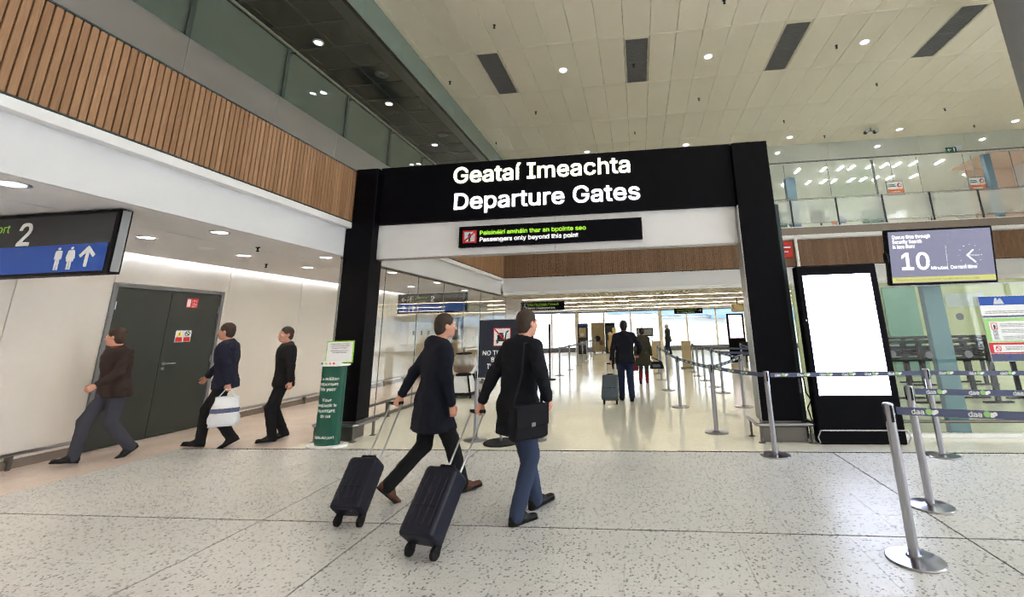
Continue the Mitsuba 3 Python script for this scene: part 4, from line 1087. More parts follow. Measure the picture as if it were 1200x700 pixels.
gx_ = thing('gallery_exit_sign', 'green exit sign with white symbols on the glass edge above the far gallery', 'sign')
put(gx_, 'plate', cbox(10.84, 11.16, 15.93, 15.97, 7.16, 7.36, .004), 'stand_green')
flat(gx_, 'figure', man_icon(.14), 11.08, 15.93, 7.265, 'ink_white')
flat(gx_, 'arrow', arrow(.11, 180), 10.93, 15.93, 7.26, 'ink_white')
put(gx_, 'bracket', cbox(11.16, 11.34, 15.93, 16.03, 7.25, 7.40, .004), 'ink_pale')
sc_ = thing('security_camera', 'pair of grey cameras on one bracket under the hall ceiling above the far gallery', 'camera')
put(sc_, 'bracket', cat(rod((8.05, 15.0, HZ - .012), (8.05, 15.0, HZ - .12), .02), rod((7.9, 15.0, HZ - .12), (8.25, 15.0, HZ - .12), .018)), 'mid_grey')
for x in (7.92, 8.22):
    c_ = put(sc_, 'body', rod((x, 15.12, HZ - .13), (x - .06, 14.88, HZ - .17), .055), 'dark_grey')
    put(c_, 'lens', rod((x - .06, 14.88, HZ - .17), (x - .065, 14.86, HZ - .174), .045), 'ink_pale')
rd = thing('red_sign', 'small red sign on the oak band beside the portal right pillar', 'sign')
put(rd, 'plate', cbox(4.98, 5.34, 15.955, 15.995, 3.77, 4.33, .004), 'red_paint')
put(rd, 'text_lines', cat(box(5.03, 5.29, 15.95, 15.955, 4.1, 4.16), box(5.03, 5.2, 15.95, 15.955, 3.95, 4.0)), 'ink_pale', stuff=True)
dp = struct('pipe_white', rod((5.47, 15.93, 2.83), (5.47, 15.93, 4.42), .05), 'ink_white', smooth=40)
#==PEOPLE==
# ------------------------------------------------------------------ people: distance fields of tapered bones, meshed as one surface each


class Field:
    def __init__(self, lo, hi, res):
        self.lo, self.res = np.array(lo, float), res
        self.n = np.ceil((np.array(hi) - lo) / res).astype(int) + 1
        self.f = np.full(self.n, .2, np.float32)

    def _win(self, lo, hi, pad):
        a = np.clip(np.floor((np.array(lo) - pad - self.lo) / self.res).astype(int), 0, self.n)
        b = np.clip(np.ceil((np.array(hi) + pad - self.lo) / self.res).astype(int) + 1, 0, self.n)
        sl = tuple(slice(int(i), int(j)) for i, j in zip(a, b))
        ax = [(self.lo[k] + self.res * np.arange(a[k], b[k])).astype(np.float32) for k in range(3)]
        return sl, np.meshgrid(*ax, indexing='ij', sparse=True)

    def _mix(self, sl, d, k, sub=False):
        f = self.f[sl]
        if sub:
            d = -d
            h = np.clip(.5 - .5 * (f - d) / k, 0, 1)
            self.f[sl] = f * (1 - h) + d * h + k * h * (1 - h)
        else:
            h = np.clip(.5 + .5 * (f - d) / k, 0, 1)
            self.f[sl] = f * (1 - h) + d * h - k * h * (1 - h)

    def bone(self, a, b, r1, r2, k=.02, flat=None, sub=False):
        """tapered capsule; flat = (axis, factor) squeezes it along a direction"""
        a, b = np.asarray(a, float), np.asarray(b, float)
        r = max(r1, r2)
        sl, (X, Y_, Z) = self._win(np.minimum(a, b) - r, np.maximum(a, b) + r, 2.2 * k + .02)
        ba = b - a
        L2 = float(ba @ ba) + 1e-12
        px, py, pz = X - a[0], Y_ - a[1], Z - a[2]
        t = np.clip((px * ba[0] + py * ba[1] + pz * ba[2]) / L2, 0, 1)
        dx, dy, dz = px - t * ba[0], py - t * ba[1], pz - t * ba[2]
        q = dx * dx + dy * dy + dz * dz
        if flat is not None:
            ax, fac = np.asarray(flat[0], float), flat[1]
            s = dx * ax[0] + dy * ax[1] + dz * ax[2]
            q = q + s * s * (1 / fac ** 2 - 1)
        self._mix(sl, np.sqrt(q) - (r1 + (r2 - r1) * t), k, sub)

    def ball(self, c, rad, k=.02, R=None, sub=False):
        rad = np.asarray(rad, float) * np.ones(3)
        c = np.asarray(c, float)
        sl, (X, Y_, Z) = self._win(c - rad.max(), c + rad.max(), 2.2 * k + .02)
        d = [X - c[0], Y_ - c[1], Z - c[2]]
        if R is not None:
            d = [d[0] * R[0][i] + d[1] * R[1][i] + d[2] * R[2][i] for i in range(3)]
        k0 = np.sqrt((d[0] / rad[0]) ** 2 + (d[1] / rad[1]) ** 2 + (d[2] / rad[2]) ** 2)
        k1 = np.sqrt((d[0] / rad[0] ** 2) ** 2 + (d[1] / rad[1] ** 2) ** 2 + (d[2] / rad[2] ** 2) ** 2) + 1e-6
        self._mix(sl, k0 * (k0 - 1) / k1, k, sub)

    def cut(self, p, n):
        """keep the side that n points away from"""
        X, Y_, Z = np.meshgrid(*[(self.lo[k] + self.res * np.arange(self.n[k])).astype(np.float32) for k in range(3)], indexing='ij', sparse=True)
        self.f = np.maximum(self.f, (X - p[0]) * n[0] + (Y_ - p[1]) * n[1] + (Z - p[2]) * n[2])

    def folds(self, amp, scale, seed):
        near = np.argwhere(np.abs(self.f) < .03)
        p = self.lo + near * self.res
        self.f[tuple(near.T)] += (amp * 2 * (meshkit.fbm(p * scale, 2, seed) - .5)).astype(np.float32)

    def mesh(self):
        f = np.pad(self.f, 1, constant_values=.2)
        s = f < 0
        n = np.array(f.shape) - 1
        cnt, acc = np.zeros(n, np.int16), np.zeros((*n, 3), np.float32)
        quads = []
        for ax in range(3):
            sh = [slice(None)] * 3
            lo_, hi_ = list(sh), list(sh)
            lo_[ax], hi_[ax] = slice(0, -1), slice(1, None)
            e = np.argwhere(s[tuple(lo_)] != s[tuple(hi_)])
            if not len(e):
                continue
            e2 = e.copy()
            e2[:, ax] += 1
            f0, f1 = f[tuple(e.T)], f[tuple(e2.T)]
            p = e.astype(np.float32)
            p[:, ax] += f0 / (f0 - f1)
            o = [(ax + 1) % 3, (ax + 2) % 3]
            cells = []
            for u, v in ((0, 0), (-1, 0), (-1, -1), (0, -1)):
                c = e.copy()
                c[:, o[0]] += u
                c[:, o[1]] += v
                cells.append(c)
                np.add.at(cnt, tuple(c.T), 1)
                np.add.at(acc, tuple(c.T), p)
            quads.append((cells, f0 < 0))
        idx = np.full(n, -1, np.int64)
        act = np.argwhere(cnt > 0)
        idx[tuple(act.T)] = np.arange(len(act))
        v = acc[tuple(act.T)] / cnt[tuple(act.T)][:, None]
        F = []
        for cells, inside in quads:
            q = np.stack([idx[tuple(c.T)] for c in cells], 1)
            q[~inside] = q[~inside][:, ::-1]
            F.append(q)
        q = np.concatenate(F)
        tri = np.concatenate([q[:, [0, 1, 2]], q[:, [0, 2, 3]]])
        return trimesh.Trimesh(self.lo + (v - 1) * self.res, tri, process=False)


def unit(v):
    v = np.asarray(v, float)
    return v / np.linalg.norm(v)


def ik(a, c, l1, l2, hint):
    d = np.asarray(c, float) - a
    L = min(np.linalg.norm(d), (l1 + l2) * .998)
    u = unit(d)
    x = (l1 * l1 - l2 * l2 + L * L) / (2 * L)
    h = unit(np.asarray(hint, float) - u * np.dot(hint, u))
    e = a + u * x + h * math.sqrt(max(l1 * l1 - x * x, 1e-8))
    return e, a + u * L


def person(lab, at, heading, h, res, top, legs, feet, hands, hair, coat_hem=None, shoes='shoe_black', lean=.06, turn=0.0, nod=0.0, woman=False, collar=None, boots=None, hood=False, wide=1.0, hair_long=False, seed=1, eyes=True, group=None, curl=(1.0, 1.0), pelvis=None):
    """at: ground point under the pelvis. heading: degrees, 0 looks along +y, positive turns to the left (-x).
    feet: (side, forward, up, pitch) of the left and right ankle; hands: wrist points (side, forward, height), x > 0 is the person's right; None hangs down."""
    s = h / 1.75
    pk = thing('person', lab, 'person', group)
    ca_, sa_ = math.cos(math.radians(heading)), math.sin(math.radians(heading))

    def world(m):
        v = m.vertices.copy()
        m = m.copy()
        m.vertices = np.stack([at[0] + v[:, 0] * ca_ - v[:, 1] * sa_, at[1] + v[:, 0] * sa_ + v[:, 1] * ca_, v[:, 2]], 1)
        return m

    # joints
    hipz = (pelvis or .915) * s
    hips = [np.array([k * .088 * s, 0, hipz]) for k in (-1, 1)]
    ankles = [np.array([f[0], f[1], (.085 * s + f[2])]) for f in feet]
    kn, an = zip(*[ik(hips[i], ankles[i], .43 * s, .42 * s, (0, 1, .05)) for i in range(2)])
    tilt = np.array([[1, 0, 0], [0, math.cos(lean), math.sin(lean)], [0, -math.sin(lean), math.cos(lean)]])
    c0 = np.array([0, 0, hipz])

    def tor(x, y, z):
        return c0 + tilt @ (np.array([x, y, z - .915]) * s)
    SW = (.165 if woman else .18) * wide
    sho = [tor(k * SW, -.01, 1.405) for k in (-1, 1)]
    wr, el = [], []
    for i, hd in enumerate(hands):
        k = (-1, 1)[i]
        tgt = np.array([k * .27 * s, .06, .80 * s]) if hd is None else np.array(hd[:3], float)
        hint = (k * .35, -1, -.2) if hd is None or len(hd) < 4 else hd[3]
        e, w = ik(sho[i], tgt, .285 * s, .245 * s, hint)
        el.append(e)
        wr.append(w)
    pts = np.array([*an, *kn, *wr, *el, *sho, tor(0, 0, 1.8), tor(0, 0, .9)])
    lo, hi = pts.min(0) - .24, pts.max(0) + .24
    lo[2] = -.03
    levels = [(.90, .072, .100), (.97, .070, .100), (1.05, .062, .092), (1.12, .062, .094), (1.19, .070, .098), (1.26, .080, .104), (1.33, .085, .102), (1.385, .080, .085)]

    def trunk(F, grow, kk=.04, bottom=.90):
        for z, w, r in levels:
            if z >= bottom - .02:
                w2 = w * wide
                F.bone(tor(-w2, .0, z), tor(w2, .0, z), (r + grow) * s, (r + grow) * s, kk)
        F.bone(tor(-SW * .86, -.01, 1.405), tor(0, -.015, 1.43), (.052 + grow) * s, (.062 + grow * .8) * s, kk)
        F.bone(tor(SW * .86, -.01, 1.405), tor(0, -.015, 1.43), (.052 + grow) * s, (.062 + grow * .8) * s, kk)

    # ---- the body
    F = Field(lo, hi, res)
    trunk(F, 0)
    hd_ = tor(0, .035, 1.625)
    cn, snn = math.cos(nod), math.sin(nod)
    ct, st = math.cos(turn), math.sin(turn)
    Rh = np.array([[ct, -st, 0], [st, ct, 0], [0, 0, 1]]) @ np.array([[1, 0, 0], [0, cn, snn], [0, -snn, cn]])

    def hp(x, y, z):
        return hd_ + Rh @ (np.array([x, y, z]) * s)
    F.bone(tor(0, -.012, 1.42), hp(0, -.022, -.055), .058 * s, .055 * s, .03)
    F.ball(hp(0, -.012, .035), np.array([.073, .093, .088]) * s, .02, Rh)
    F.ball(hp(0, .018, -.030), np.array([.060, .072, .085]) * s, .03, Rh)
    F.ball(hp(0, .048, -.088), np.array([.036, .036, .026]) * s, .025, Rh)
    for k in (-1, 1):
        F.ball(hp(k * .031, .088, .008), np.array([.017, .014, .011]) * s, .012, sub=True)
        F.ball(hp(k * .076, -.012, -.005), np.array([.012, .022, .032]) * s, .008, Rh)
        F.ball(hp(k * .040, .058, -.025), np.array([.022, .022, .018]) * s, .02, Rh)
        F.bone(hp(k * .012, .085, .026), hp(k * .045, .075, .028), .009 * s, .007 * s, .012)
    F.bone(hp(0, .086, .012), hp(0, .108, -.026), .009 * s, .014 * s, .012)
    F.bone(hp(-.016, .086, -.058), hp(.016, .086, -.058), .010 * s, .010 * s, .012)
    for i in range(2):
        k = (-1, 1)[i]
        F.bone(sho[i], el[i], .050 * s, .040 * s, .025)
        F.bone(el[i], wr[i], .041 * s, .027 * s, .02)
        F.bone(hips[i], kn[i], .082 * s, .054 * s, .035)
        F.bone(kn[i], an[i], .054 * s, .032 * s, .02)
        d = unit(wr[i] - el[i])
        inw = unit(np.array([-k, 0, 0]) - d * np.dot([-k, 0, 0], d))     # palm faces the thigh
        fw = unit(np.cross(inw, d)) * (1 if np.cross(inw, d)[1] >= 0 else -1)
        cu = curl[i]
        pc = wr[i] + d * .048 * s
        F.bone(wr[i], wr[i] + d * .075 * s, .026 * s, .034 * s, .012, flat=(inw, .5))
        for j, (off, L) in enumerate(((.026, .072), (.009, .080), (-.008, .074), (-.024, .058))):
            b0 = wr[i] + d * .078 * s + fw * off * s
            a1, a2 = .25 + .9 * cu, .45 + 1.9 * cu
            b1 = b0 + (d * math.cos(a1 * .5) + inw * math.sin(a1 * .5)) * L * .48 * s
            b2 = b1 + (d * math.cos(a2) + inw * math.sin(a2)) * L * .5 * s
            F.bone(b0, b1, .0095 * s, .0088 * s, .004)
            F.bone(b1, b2, .0088 * s, .0075 * s, .003)
        t0 = wr[i] + d * .022 * s + fw * .022 * s
        t1 = t0 + (d * .7 + fw * .6 + inw * .35) * .042 * s
        F.bone(t0, t1, .013 * s, .0105 * s, .006)
        F.bone(t1, t1 + (d * .9 + inw * (.3 + .4 * cu)) * .032 * s, .0105 * s, .0085 * s, .003)
        # foot inside the shoe
        pt = feet[i][3]
        fdir, up = np.array([0, math.cos(pt), -math.sin(pt)]), np.array([0, math.sin(pt), math.cos(pt)])
        F.bone(an[i] - up * .05 * s, an[i] - up * .055 * s + fdir * .12 * s, .022 * s, .020 * s, .008)
    put(pk, 'body', world(F.mesh()), 'skin', smooth=True)
    if eyes:
        for k in (-1, 1):
            b = trimesh.creation.icosphere(subdivisions=2, radius=.0125 * s)
            b.apply_translation(hp(k * .031, .076, .008))
            put(pk, 'eye', world(b), 'eye_white', smooth=True)
            b = trimesh.creation.icosphere(subdivisions=1, radius=.0065 * s)
            b.apply_translation(hp(k * .031, .0845, .008))
            put(pk, 'iris', world(b), 'ink_black', smooth=True)
        b = trimesh.creation.icosphere(subdivisions=2, radius=1)
        b.apply_scale([.024 * s, .010 * s, .008 * s])
        M = np.eye(4)
        M[:3, :3] = Rh
        b.apply_transform(M)
        b.apply_translation(hp(0, .091, -.058))
        put(pk, 'lips', world(b), 'lips', smooth=True)
    # ---- hair
    F = Field(hd_ - .22, hd_ + .20, max(res * .8, .006))
    F.ball(hp(0, -.022, .045), np.array([.084, .098, .094]) * s, .02, Rh)
    F.ball(hp(0, -.055, -.015), np.array([.074, .062, .085]) * s, .03, Rh)
    if hair_long:
        F.ball(hp(0, -.060, -.10), np.array([.085, .060, .11]) * s, .04, Rh)
    F.folds(.004, 34, seed)
    F.ball(hp(0, .088, -.035), np.array([.082, .075, .092]) * s, .01, Rh, sub=True)
    for k in (-1, 1):
        F.ball(hp(k * .085, .01, -.045), np.array([.03, .045, .045]) * s, .01, Rh, sub=True)
    put(pk, 'hair', world(F.mesh()), hair, smooth=True)
    # ---- trousers
    rt = max(res, .009)
    F = Field(lo, hi, rt)
    lg = .006 if woman else .016
    for z, w, r in levels[:3]:
        F.bone(tor(-w * wide, 0, z), tor(w * wide, 0, z), (r + .012) * s, (r + .012) * s, .04)
    for i in range(2):
        F.bone(hips[i], kn[i], (.088 + lg) * s, (.060 + lg) * s, .035)
        end = an[i] + (kn[i] - an[i]) * (-.06 if not boots else .55)
        F.bone(kn[i], end, (.060 + lg) * s, (.046 + lg * 1.1) * s, .02)
    F.folds(.007, 15, seed + 3)
    F.cut(tor(0, 0, 1.06), tilt @ np.array([0, 0, 1.0]))
    put(pk, 'trousers', world(F.mesh()), legs, smooth=True)
    for i in range(2):
        F = Field(an[i] - .16, an[i] + .2, .008)
        pt = feet[i][3]
        F.bone(an[i] + (kn[i] - an[i]) * .20, an[i] + np.array([0, -math.sin(pt), -math.cos(pt)]) * .028 * s, .043 * s, .046 * s, .01)
        put(pk, 'sock', world(F.mesh()), 'black_matt' if not boots else boots, smooth=True)
    # ---- shoes
    for i in range(2):
        pt = feet[i][3]
        fdir, up = np.array([0, math.cos(pt), -math.sin(pt)]), np.array([0, math.sin(pt), math.cos(pt)])
        heel = an[i] - up * .055 * s - fdir * .035 * s
        toe = heel + fdir * .205 * s
        F = Field(np.minimum(heel, toe) - .12, np.maximum(heel, toe) + np.array([.12, .12, .45 if boots else .16]), min(rt, .007))
        wx = (1, 0, 0)
        F.bone(heel, heel + fdir * .10 * s, .038 * s, .043 * s, .02)
        F.bone(heel + fdir * .10 * s, toe, .046 * s, .036 * s, .02, flat=(up, .62))
        F.bone(heel + up * .02 * s, an[i] + up * .02 * s, .038 * s, .043 * s, .02)
        F.bone(an[i] + up * .005 * s, heel + fdir * .115 * s + up * .004 * s, .042 * s, .038 * s, .02)
        if boots:
            F.bone(an[i], an[i] + (kn[i] - an[i]) * .68, .052 * s, .066 * s, .02)
            F.cut(an[i] + (kn[i] - an[i]) * .66, unit(kn[i] - an[i]))
        F.cut(heel - up * .028 * s, -up)
        sk = put(pk, 'boot' if boots else 'shoe', world(F.mesh()), boots or shoes, smooth=35)
        so = trimesh.creation.extrude_polygon(sg.LineString([(0, 0), (0, .10 * s), (.0, .205 * s)]).buffer(.041 * s, quad_segs=5), .016 * s, engine='earcut')
        M = np.eye(4)
        M[:3, 0], M[:3, 1], M[:3, 2] = wx, fdir, up
        M[:3, 3] = heel - up * .0305 * s
        so.apply_transform(M)
        put(sk, 'sole', world(so), 'black_matt')
    # ---- jacket or coat
    F = Field(lo, hi, rt)
    trunk(F, .024)
    hem = (coat_hem or .80) * s
    if coat_hem and coat_hem < .85:
        mid = (an[0] + an[1]) / 2
        drift = np.array([0, np.clip(mid[1], -.1, .1) * .6, 0])
        fl_ = .05 if woman else .035
        for t in np.linspace(0, 1, 7):
            z = hipz + (hem - .10 - hipz) * t
            w = (.078 + fl_ * t) * wide * s
            F.bone(np.array([-w, 0, z]) + drift * t, np.array([w, 0, z]) + drift * t, (.128 + .03 * t) * s, (.128 + .03 * t) * s, .04)
        for i in range(2):      # the stride pushes the skirt of the coat
            F.bone(hips[i], hips[i] + (kn[i] - hips[i]) * .8, .112 * s, .100 * s, .05)
    else:
        for z in (.90, .86, .82):
            F.bone(tor(-.085 * wide, 0, z), tor(.085 * wide, 0, z), .128 * s, .128 * s, .04)
    for i in range(2):
        F.bone(sho[i], el[i], .070 * s, .058 * s, .03)
        F.bone(el[i], wr[i] - unit(wr[i] - el[i]) * .02 * s, .059 * s, .045 * s, .02)
    F.bone(tor(0, -.02, 1.43), tor(0, -.012, 1.475), .080 * s, .074 * s, .02)
    if hood:
        F.ball(tor(0, -.085, 1.44), np.array([.115, .07, .085]) * s, .03)
    F.folds(.009, 11, seed + 9)
    F.folds(.004, 26, seed + 4)
    F.cut((0, 0, hem), (0, 0, -1.0))
    F.cut(tor(0, 0, 1.505), tilt @ np.array([0, .25, .97]))
    jk = put(pk, 'coat' if coat_hem and coat_hem < .75 else 'jacket', world(F.mesh()), top, smooth=True)
    if collar:
        cr = trimesh.creation.torus(.072 * s, .016 * s, major_sections=22, minor_sections=8)
        cr.apply_scale([1, 1.05, 1.3])
        cr.apply_translation(tor(0, -.012, 1.485))
        put(jk, 'collar', world(cr), collar, smooth=True)

    def wpt(p):
        return np.array([at[0] + p[0] * ca_ - p[1] * sa_, at[1] + p[0] * sa_ + p[1] * ca_, p[2]])
    grip = [wpt(wr[i] + unit(wr[i] - el[i]) * .085 * s) for i in range(2)]
    return dict(key=pk, grip=grip, sho=[wpt(q) for q in sho], hip=[wpt(q) for q in hips], world=wpt)


WG = 'walkers in the corridor by the white wall'
p1 = person('man in a dark brown jacket walking left past the left half of the green door', (-7.32, 5.80), 165, 1.76, .007, 'jacket_brown', 'jeans_grey',
            [(-.09, -.24, .05, .6), (.09, .24, .02, -.2)], [(-.33, .34, 1.0), (.32, -.16, .84)], 'hair_brown', lean=.12, turn=-.9, collar='collar_red', seed=3, pelvis=.90, wide=1.2)
p2 = person('man in a navy jacket carrying a white shopping bag', (-6.30, 6.50), 118, 1.80, .007, 'jacket_navy', 'trousers_black',
            [(-.08, -.20, .05, .5), (.08, .22, .02, -.16)], [(-.32, -.16, .78), (.30, .36, .93)], 'hair_brown', lean=.08, turn=-.1, wide=1.18, seed=5, pelvis=.905, curl=(1.5, .7))
p3 = person('man in a black suit walking close to the white wall left of the black portal', (-5.70, 6.95), 140, 1.72, .008, 'suit_black', 'trousers_black',
            [(-.09, .08, .01, -.04), (.09, -.10, .02, .2)], [(-.36, -.02, .86, (-1.2, -.7, 0)), (.36, .05, .80)], 'hair_brown', lean=.03, turn=.2, seed=7, pelvis=.91, wide=1.1)
p4 = person('person in a long dark navy coat walking right and pulling the farther suitcase', (-2.14, 4.66), -48, 1.79, .0075, 'coat_navy', 'trousers_black',
            [(-.07, -.34, .08, .75), (.07, .32, .0, -.1)], [(-.24, -.40, .70), (.27, .12, .82)], 'hair_brown', coat_hem=.60, shoes='shoe_brown', lean=.10, seed=11, hair_long=False, pelvis=.88, curl=(1.5, .6), hood=True, wide=1.05)
p5 = person('man in a knee-length black coat and blue jeans with a black shoulder bag', (-1.12, 4.20), -40, 1.76, .0065, 'coat_black', 'jeans_blue',
            [(-.08, .26, .0, -.12), (.08, -.05, .0, .06)], [(-.25, -.34, .74), (.33, .08, .98, (1.2, -.9, 0))], 'hair_brown', coat_hem=.66, lean=.10, turn=.1, seed=13, wide=1.12, pelvis=.905, curl=(1.5, .8))
p6 = person('man in a black hooded jacket wheeling a grey case away through the portal', (-.36, 10.65), 4, 1.74, .010, 'hoodie_black', 'jeans_dark',
            [(-.10, .12, .0, .0), (.11, -.16, .05, .55)], [(-.33, -.10, .80), (.32, .16, .98, (.8, -1, 0))], 'hair_black', lean=.04, seed=17, wide=1.1, hood=True, eyes=False, pelvis=.905, curl=(1.6, .8))
p7 = person('woman in an olive coat and dark red boots walking away with a handbag', (.06, 13.85), -4, 1.57, .011, 'coat_olive', 'leggings',
            [(-.09, -.16, .05, .5), (.08, .14, .0, .0)], [(-.24, .05, .72), (.26, .02, .72)], 'hair_black', coat_hem=.56, woman=True, boots='boot_red', seed=19, eyes=False, pelvis=.905, curl=(1.2, 1.5), lean=.05)
p8 = person('fair haired person in a beige coat almost hidden by the man with the grey case', (-1.03, 18.8), 0, 1.62, .013, 'coat_beige', 'trousers_black',
            [(-.09, .1, .0, .0), (.09, -.1, .0, .1)], [None, None], 'hair_blond', woman=True, hair_long=True, seed=23, eyes=False, pelvis=.91, coat_hem=.70)
p9 = person('lone man in a dark coat standing side-on by the far windows', (1.72, 28.9), 62, 1.76, .014, 'coat_dark', 'jeans_dark',
            [(-.10, .05, .0, .0), (.09, -.08, .0, .0)], [None, (.22, .26, .98)], 'hair_grey', coat_hem=.72, seed=29, eyes=False, pelvis=.91)

# ------------------------------------------------------------------ what they carry


def rounded(w, d, h, r, taper=0.0):
    """box with rounded vertical and horizontal edges, base at z = 0, tapering in width and depth towards the top"""
    import manifold3d as m3
    pts = []
    for a in (-1, 1):
        for b in (-1, 1):
            for z in (r, h - r):
                k = 1 - taper * (z > h / 2)
                s_ = m3.Manifold.sphere(r, 20).translate([a * (w / 2 - r) * k, b * (d / 2 - r) * k, z])
                pts.append(s_)
    m = m3.Manifold.batch_hull(pts).to_mesh()
    return trimesh.Trimesh(m.vert_properties[:, :3], m.tri_verts)


def suitcase(lab, base, grip, m, w, d, h, group=None, taper=0.0, lean=None):
    """a two-wheel trolley case leaning towards the hand that pulls it: wheels at base, handle at grip"""
    s = thing('trolley_case', lab, 'suitcase', group)
    base, grip = np.array((*base, 0.045)), np.array(grip, float)
    up = unit(grip - base) if lean is None else unit(lean)
    flatd = unit(np.array((up[0], up[1], 0)) + 1e-9)
    side = unit(np.cross(flatd, (0, 0, 1)))
    back = np.cross(side, up)
    back = back if back[2] < 0 else -back            # the face that looks down
    M = np.eye(4)
    M[:3, 0], M[:3, 1], M[:3, 2], M[:3, 3] = side, np.cross(up, side), up, base
    lw = np.sign(np.dot(np.cross(up, side), back))    # local y of the lower face

    def L(p, name, mesh, mm, **kw):
        q = mesh.copy()
        q.apply_transform(M)
        return put(p, name, q, mm, **kw)
    sh = rounded(w, d, h, .035, taper)
    sh.apply_translation((0, -lw * d * .5 + lw * .02, .03))
    sb = L(s, 'shell', sh, m, smooth=40)
    yo = -lw * (d - .02)
    for x in np.linspace(-w * .3, w * .3, 4):
        L(sb, 'rib', cbox(x - .012, x + .012, yo - lw * .004, yo + lw * .012, .10, h * .9, .004), m)
    L(sb, 'pocket_seam', cat(cbox(-w * .36, w * .36, yo - lw * .004, yo + lw * .01, h * .46, h * .475, .003)), 'black_matt')
    reach = np.linalg.norm(grip - base)
    for x in (-w * .22, w * .22):
        L(s, 'handle_tube', rod((x, 0, h * .8), (x, 0, reach), .008, 10), 'chrome', smooth=40)
        L(s, 'wheel_fork', cbox(x * 1.7 - .02, x * 1.7 + .02, -.03, .03, 0, .06, .006), 'black_matt')
        L(s, 'wheel', rod((x * 1.7 - .014, 0, 0), (x * 1.7 + .014, 0, 0), .045, 20), 'black_matt', smooth=40)
    L(s, 'grip', rod((-w * .26, 0, reach), (w * .26, 0, reach), .016, 12), 'black_matt', smooth=40)
    L(s, 'carry_handle', pipe([(-.07, -lw * d * .5, h + .02), (-.06, -lw * d * .5, h + .06), (.06, -lw * d * .5, h + .06), (.07, -lw * d * .5, h + .02)], .010, 8), 'black_matt', smooth=40)
    return s


suitcase('dark navy trolley case trailing behind the person in the long navy coat', (-2.50, 3.98), p4['grip'][0], 'case_navy', .27, .19, .42)
suitcase('dark navy trolley case pulled by the man in the black coat, nearer the camera', (-1.62, 3.50), p5['grip'][0], 'case_navy', .29, .20, .48)
suitcase('small grey trolley case wheeled by the man in the black hooded jacket', (p6['grip'][0][0] - .01, p6['grip'][0][1] - .36), p6['grip'][0], 'case_grey', .36, .22, .50, taper=.10)

# white carrier bag in the hand of the man in navy
gp = p2['grip'][0]
bg = thing('shopping_bag', 'white plastic shopping bag with a blue stripe held by the man in navy', 'bag')
n_ang, rows_ = 40, 14
v, f = [], []
for j in range(rows_):
    t = j / (rows_ - 1)
    z = gp[2] - .10 - .40 * t
    wd_, dp_ = .13 + .07 * t - .02 * (t > .92), .05 + .05 * math.sin(math.pi * min(t * .9, 1))
    for i in range(n_ang):
        a = 2 * math.pi * i / n_ang
        cr = .008 * math.sin(5 * a + 7 * t) + .006 * math.sin(9 * a - 11 * t)
        x, y = (wd_ + cr) * np.sign(math.cos(a)) * abs(math.cos(a)) ** .6, (dp_ + cr) * np.sign(math.sin(a)) * abs(math.sin(a)) ** .6
        v.append((gp[0] + x * .8 - y * .6, gp[1] + x * .6 + y * .8, z))
    if j:
        for i in range(n_ang):
            a0, b0 = (j - 1) * n_ang + i, (j - 1) * n_ang + (i + 1) % n_ang
            f += [[a0, a0 + n_ang, b0], [b0, a0 + n_ang, b0 + n_ang]]
v.append((gp[0], gp[1], gp[2] - .50))
f += [[(rows_ - 1) * n_ang + i, len(v) - 1, (rows_ - 1) * n_ang + (i + 1) % n_ang] for i in range(n_ang)]
bk = put(bg, 'bag', trimesh.Trimesh(v, f, process=False), 'bag_white', smooth=True)
vv = np.array(v)
band = [i for i in range(len(v) - 1) if 5 <= i // n_ang <= 7]
c_ = np.array((gp[0], gp[1], 0))
bv = vv[5 * n_ang:8 * n_ang].copy()
bv[:, :2] = c_[:2] + (bv[:, :2] - c_[:2]) * 1.012
bf = [[j * n_ang + i, (j + 1) * n_ang + i, j * n_ang + (i + 1) % n_ang] for j in range(2) for i in range(n_ang)] + [[j * n_ang + (i + 1) % n_ang, (j + 1) * n_ang + i, (j + 1) * n_ang + (i + 1) % n_ang] for j in range(2) for i in range(n_ang)]
put(bk, 'stripe', trimesh.Trimesh(bv, bf, process=False), 'belt_blue', smooth=True)
for k in (-1, 1):
    o = np.array((k * .03 * -.6, k * .03 * .8, 0))
    e1, e2 = np.array((.10 * .8, .10 * .6, 0)), np.array((-.10 * .8, -.10 * .6, 0))
    put(bg, 'handle', pipe([gp + e1 + o + (0, 0, -.105), gp + e1 * .3 + o * .4 + (0, 0, .0), gp + e2 * .3 + o * .4 + (0, 0, .0), gp + e2 + o + (0, 0, -.105)], .006, 6), 'bag_white', smooth=True)

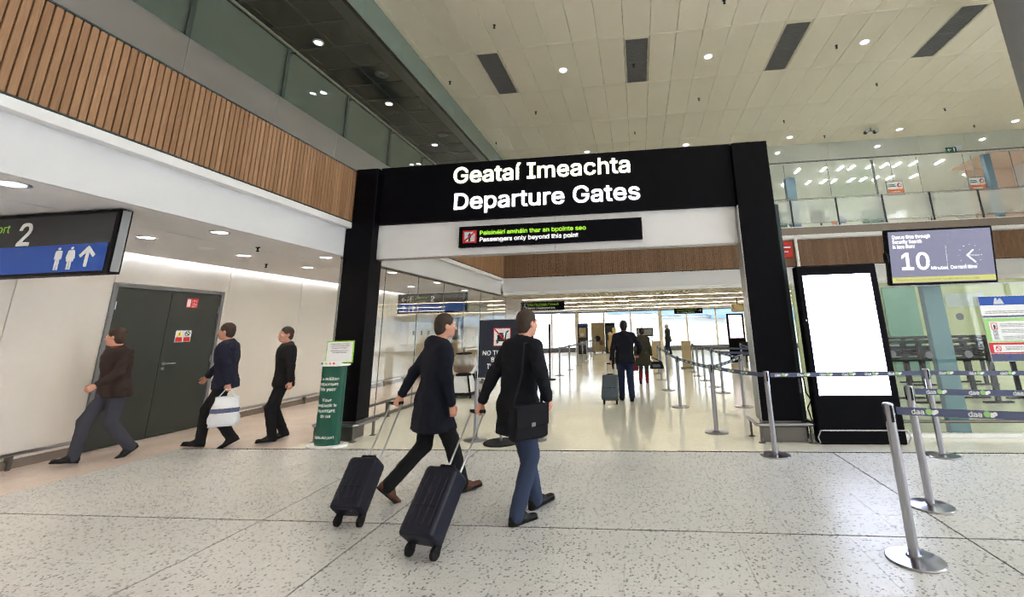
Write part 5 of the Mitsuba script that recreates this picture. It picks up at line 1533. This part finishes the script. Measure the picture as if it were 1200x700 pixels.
# black shoulder bag of the man in the black coat
sb_ = thing('shoulder_bag', 'black shoulder bag hanging at the right side of the man in the black coat', 'bag')
W5 = p5['world']


def body_mesh(m_, wf):
    q = m_.copy()
    q.vertices = np.array([wf(p) for p in q.vertices])
    return q


bgm = rounded(.11, .34, .26, .03)
bgm.apply_translation((.345, -.13, .70))
bb_ = put(sb_, 'bag', body_mesh(bgm, W5), 'bag_black', smooth=40)
fl2 = cbox(.398, .410, -.29, .03, .80, .965, .005)
put(bb_, 'flap', body_mesh(fl2, W5), 'bag_black')
put(bb_, 'buckle', body_mesh(cbox(.409, .416, -.15, -.11, .80, .83, .002), W5), 'steel_dark')
put(sb_, 'strap', body_mesh(pipe([(.315, -.28, .93), (.285, -.16, 1.20), (.20, -.08, 1.44), (.17, .05, 1.46), (.25, .10, 1.25), (.315, .02, .93)], .013, 8), W5), 'bag_black', smooth=True)
# handbag of the woman in olive
W7 = p7['world']
hb = thing('handbag', 'black and grey handbag swinging at the right hand of the woman in olive', 'bag')
g7 = p7['grip'][1]
hm = rounded(.40, .14, .20, .03, .2)
hm.apply_translation((g7[0] + .12, g7[1], g7[2] - .31))
hk = put(hb, 'bag', hm, 'bag_black', smooth=40)
put(hk, 'pale_panel', cbox(g7[0] - .0, g7[0] + .22, g7[1] - .078, g7[1] - .066, g7[2] - .26, g7[2] - .18, .004), 'bag_grey')
put(hb, 'handle', pipe([g7 + (-.02, 0, -.12), g7 + (-.0, 0, .0), g7 + (.03, 0, .0), g7 + (.26, 0, -.12)], .011, 8), 'black_matt', smooth=True)
rb = thing('red_bag', 'small red bag at the left hand of the woman in olive', 'bag')
g7 = p7['grip'][0]
rm = rounded(.16, .10, .26, .02)
rm.apply_translation((g7[0], g7[1], g7[2] - .36))
put(rb, 'bag', rm, 'boot_red', smooth=40)
put(rb, 'handle', pipe([g7 + (-.06, 0, -.11), g7 + (-.02, 0, .0), g7 + (.02, 0, .0), g7 + (.06, 0, -.11)], .007, 8), 'boot_red', smooth=True)
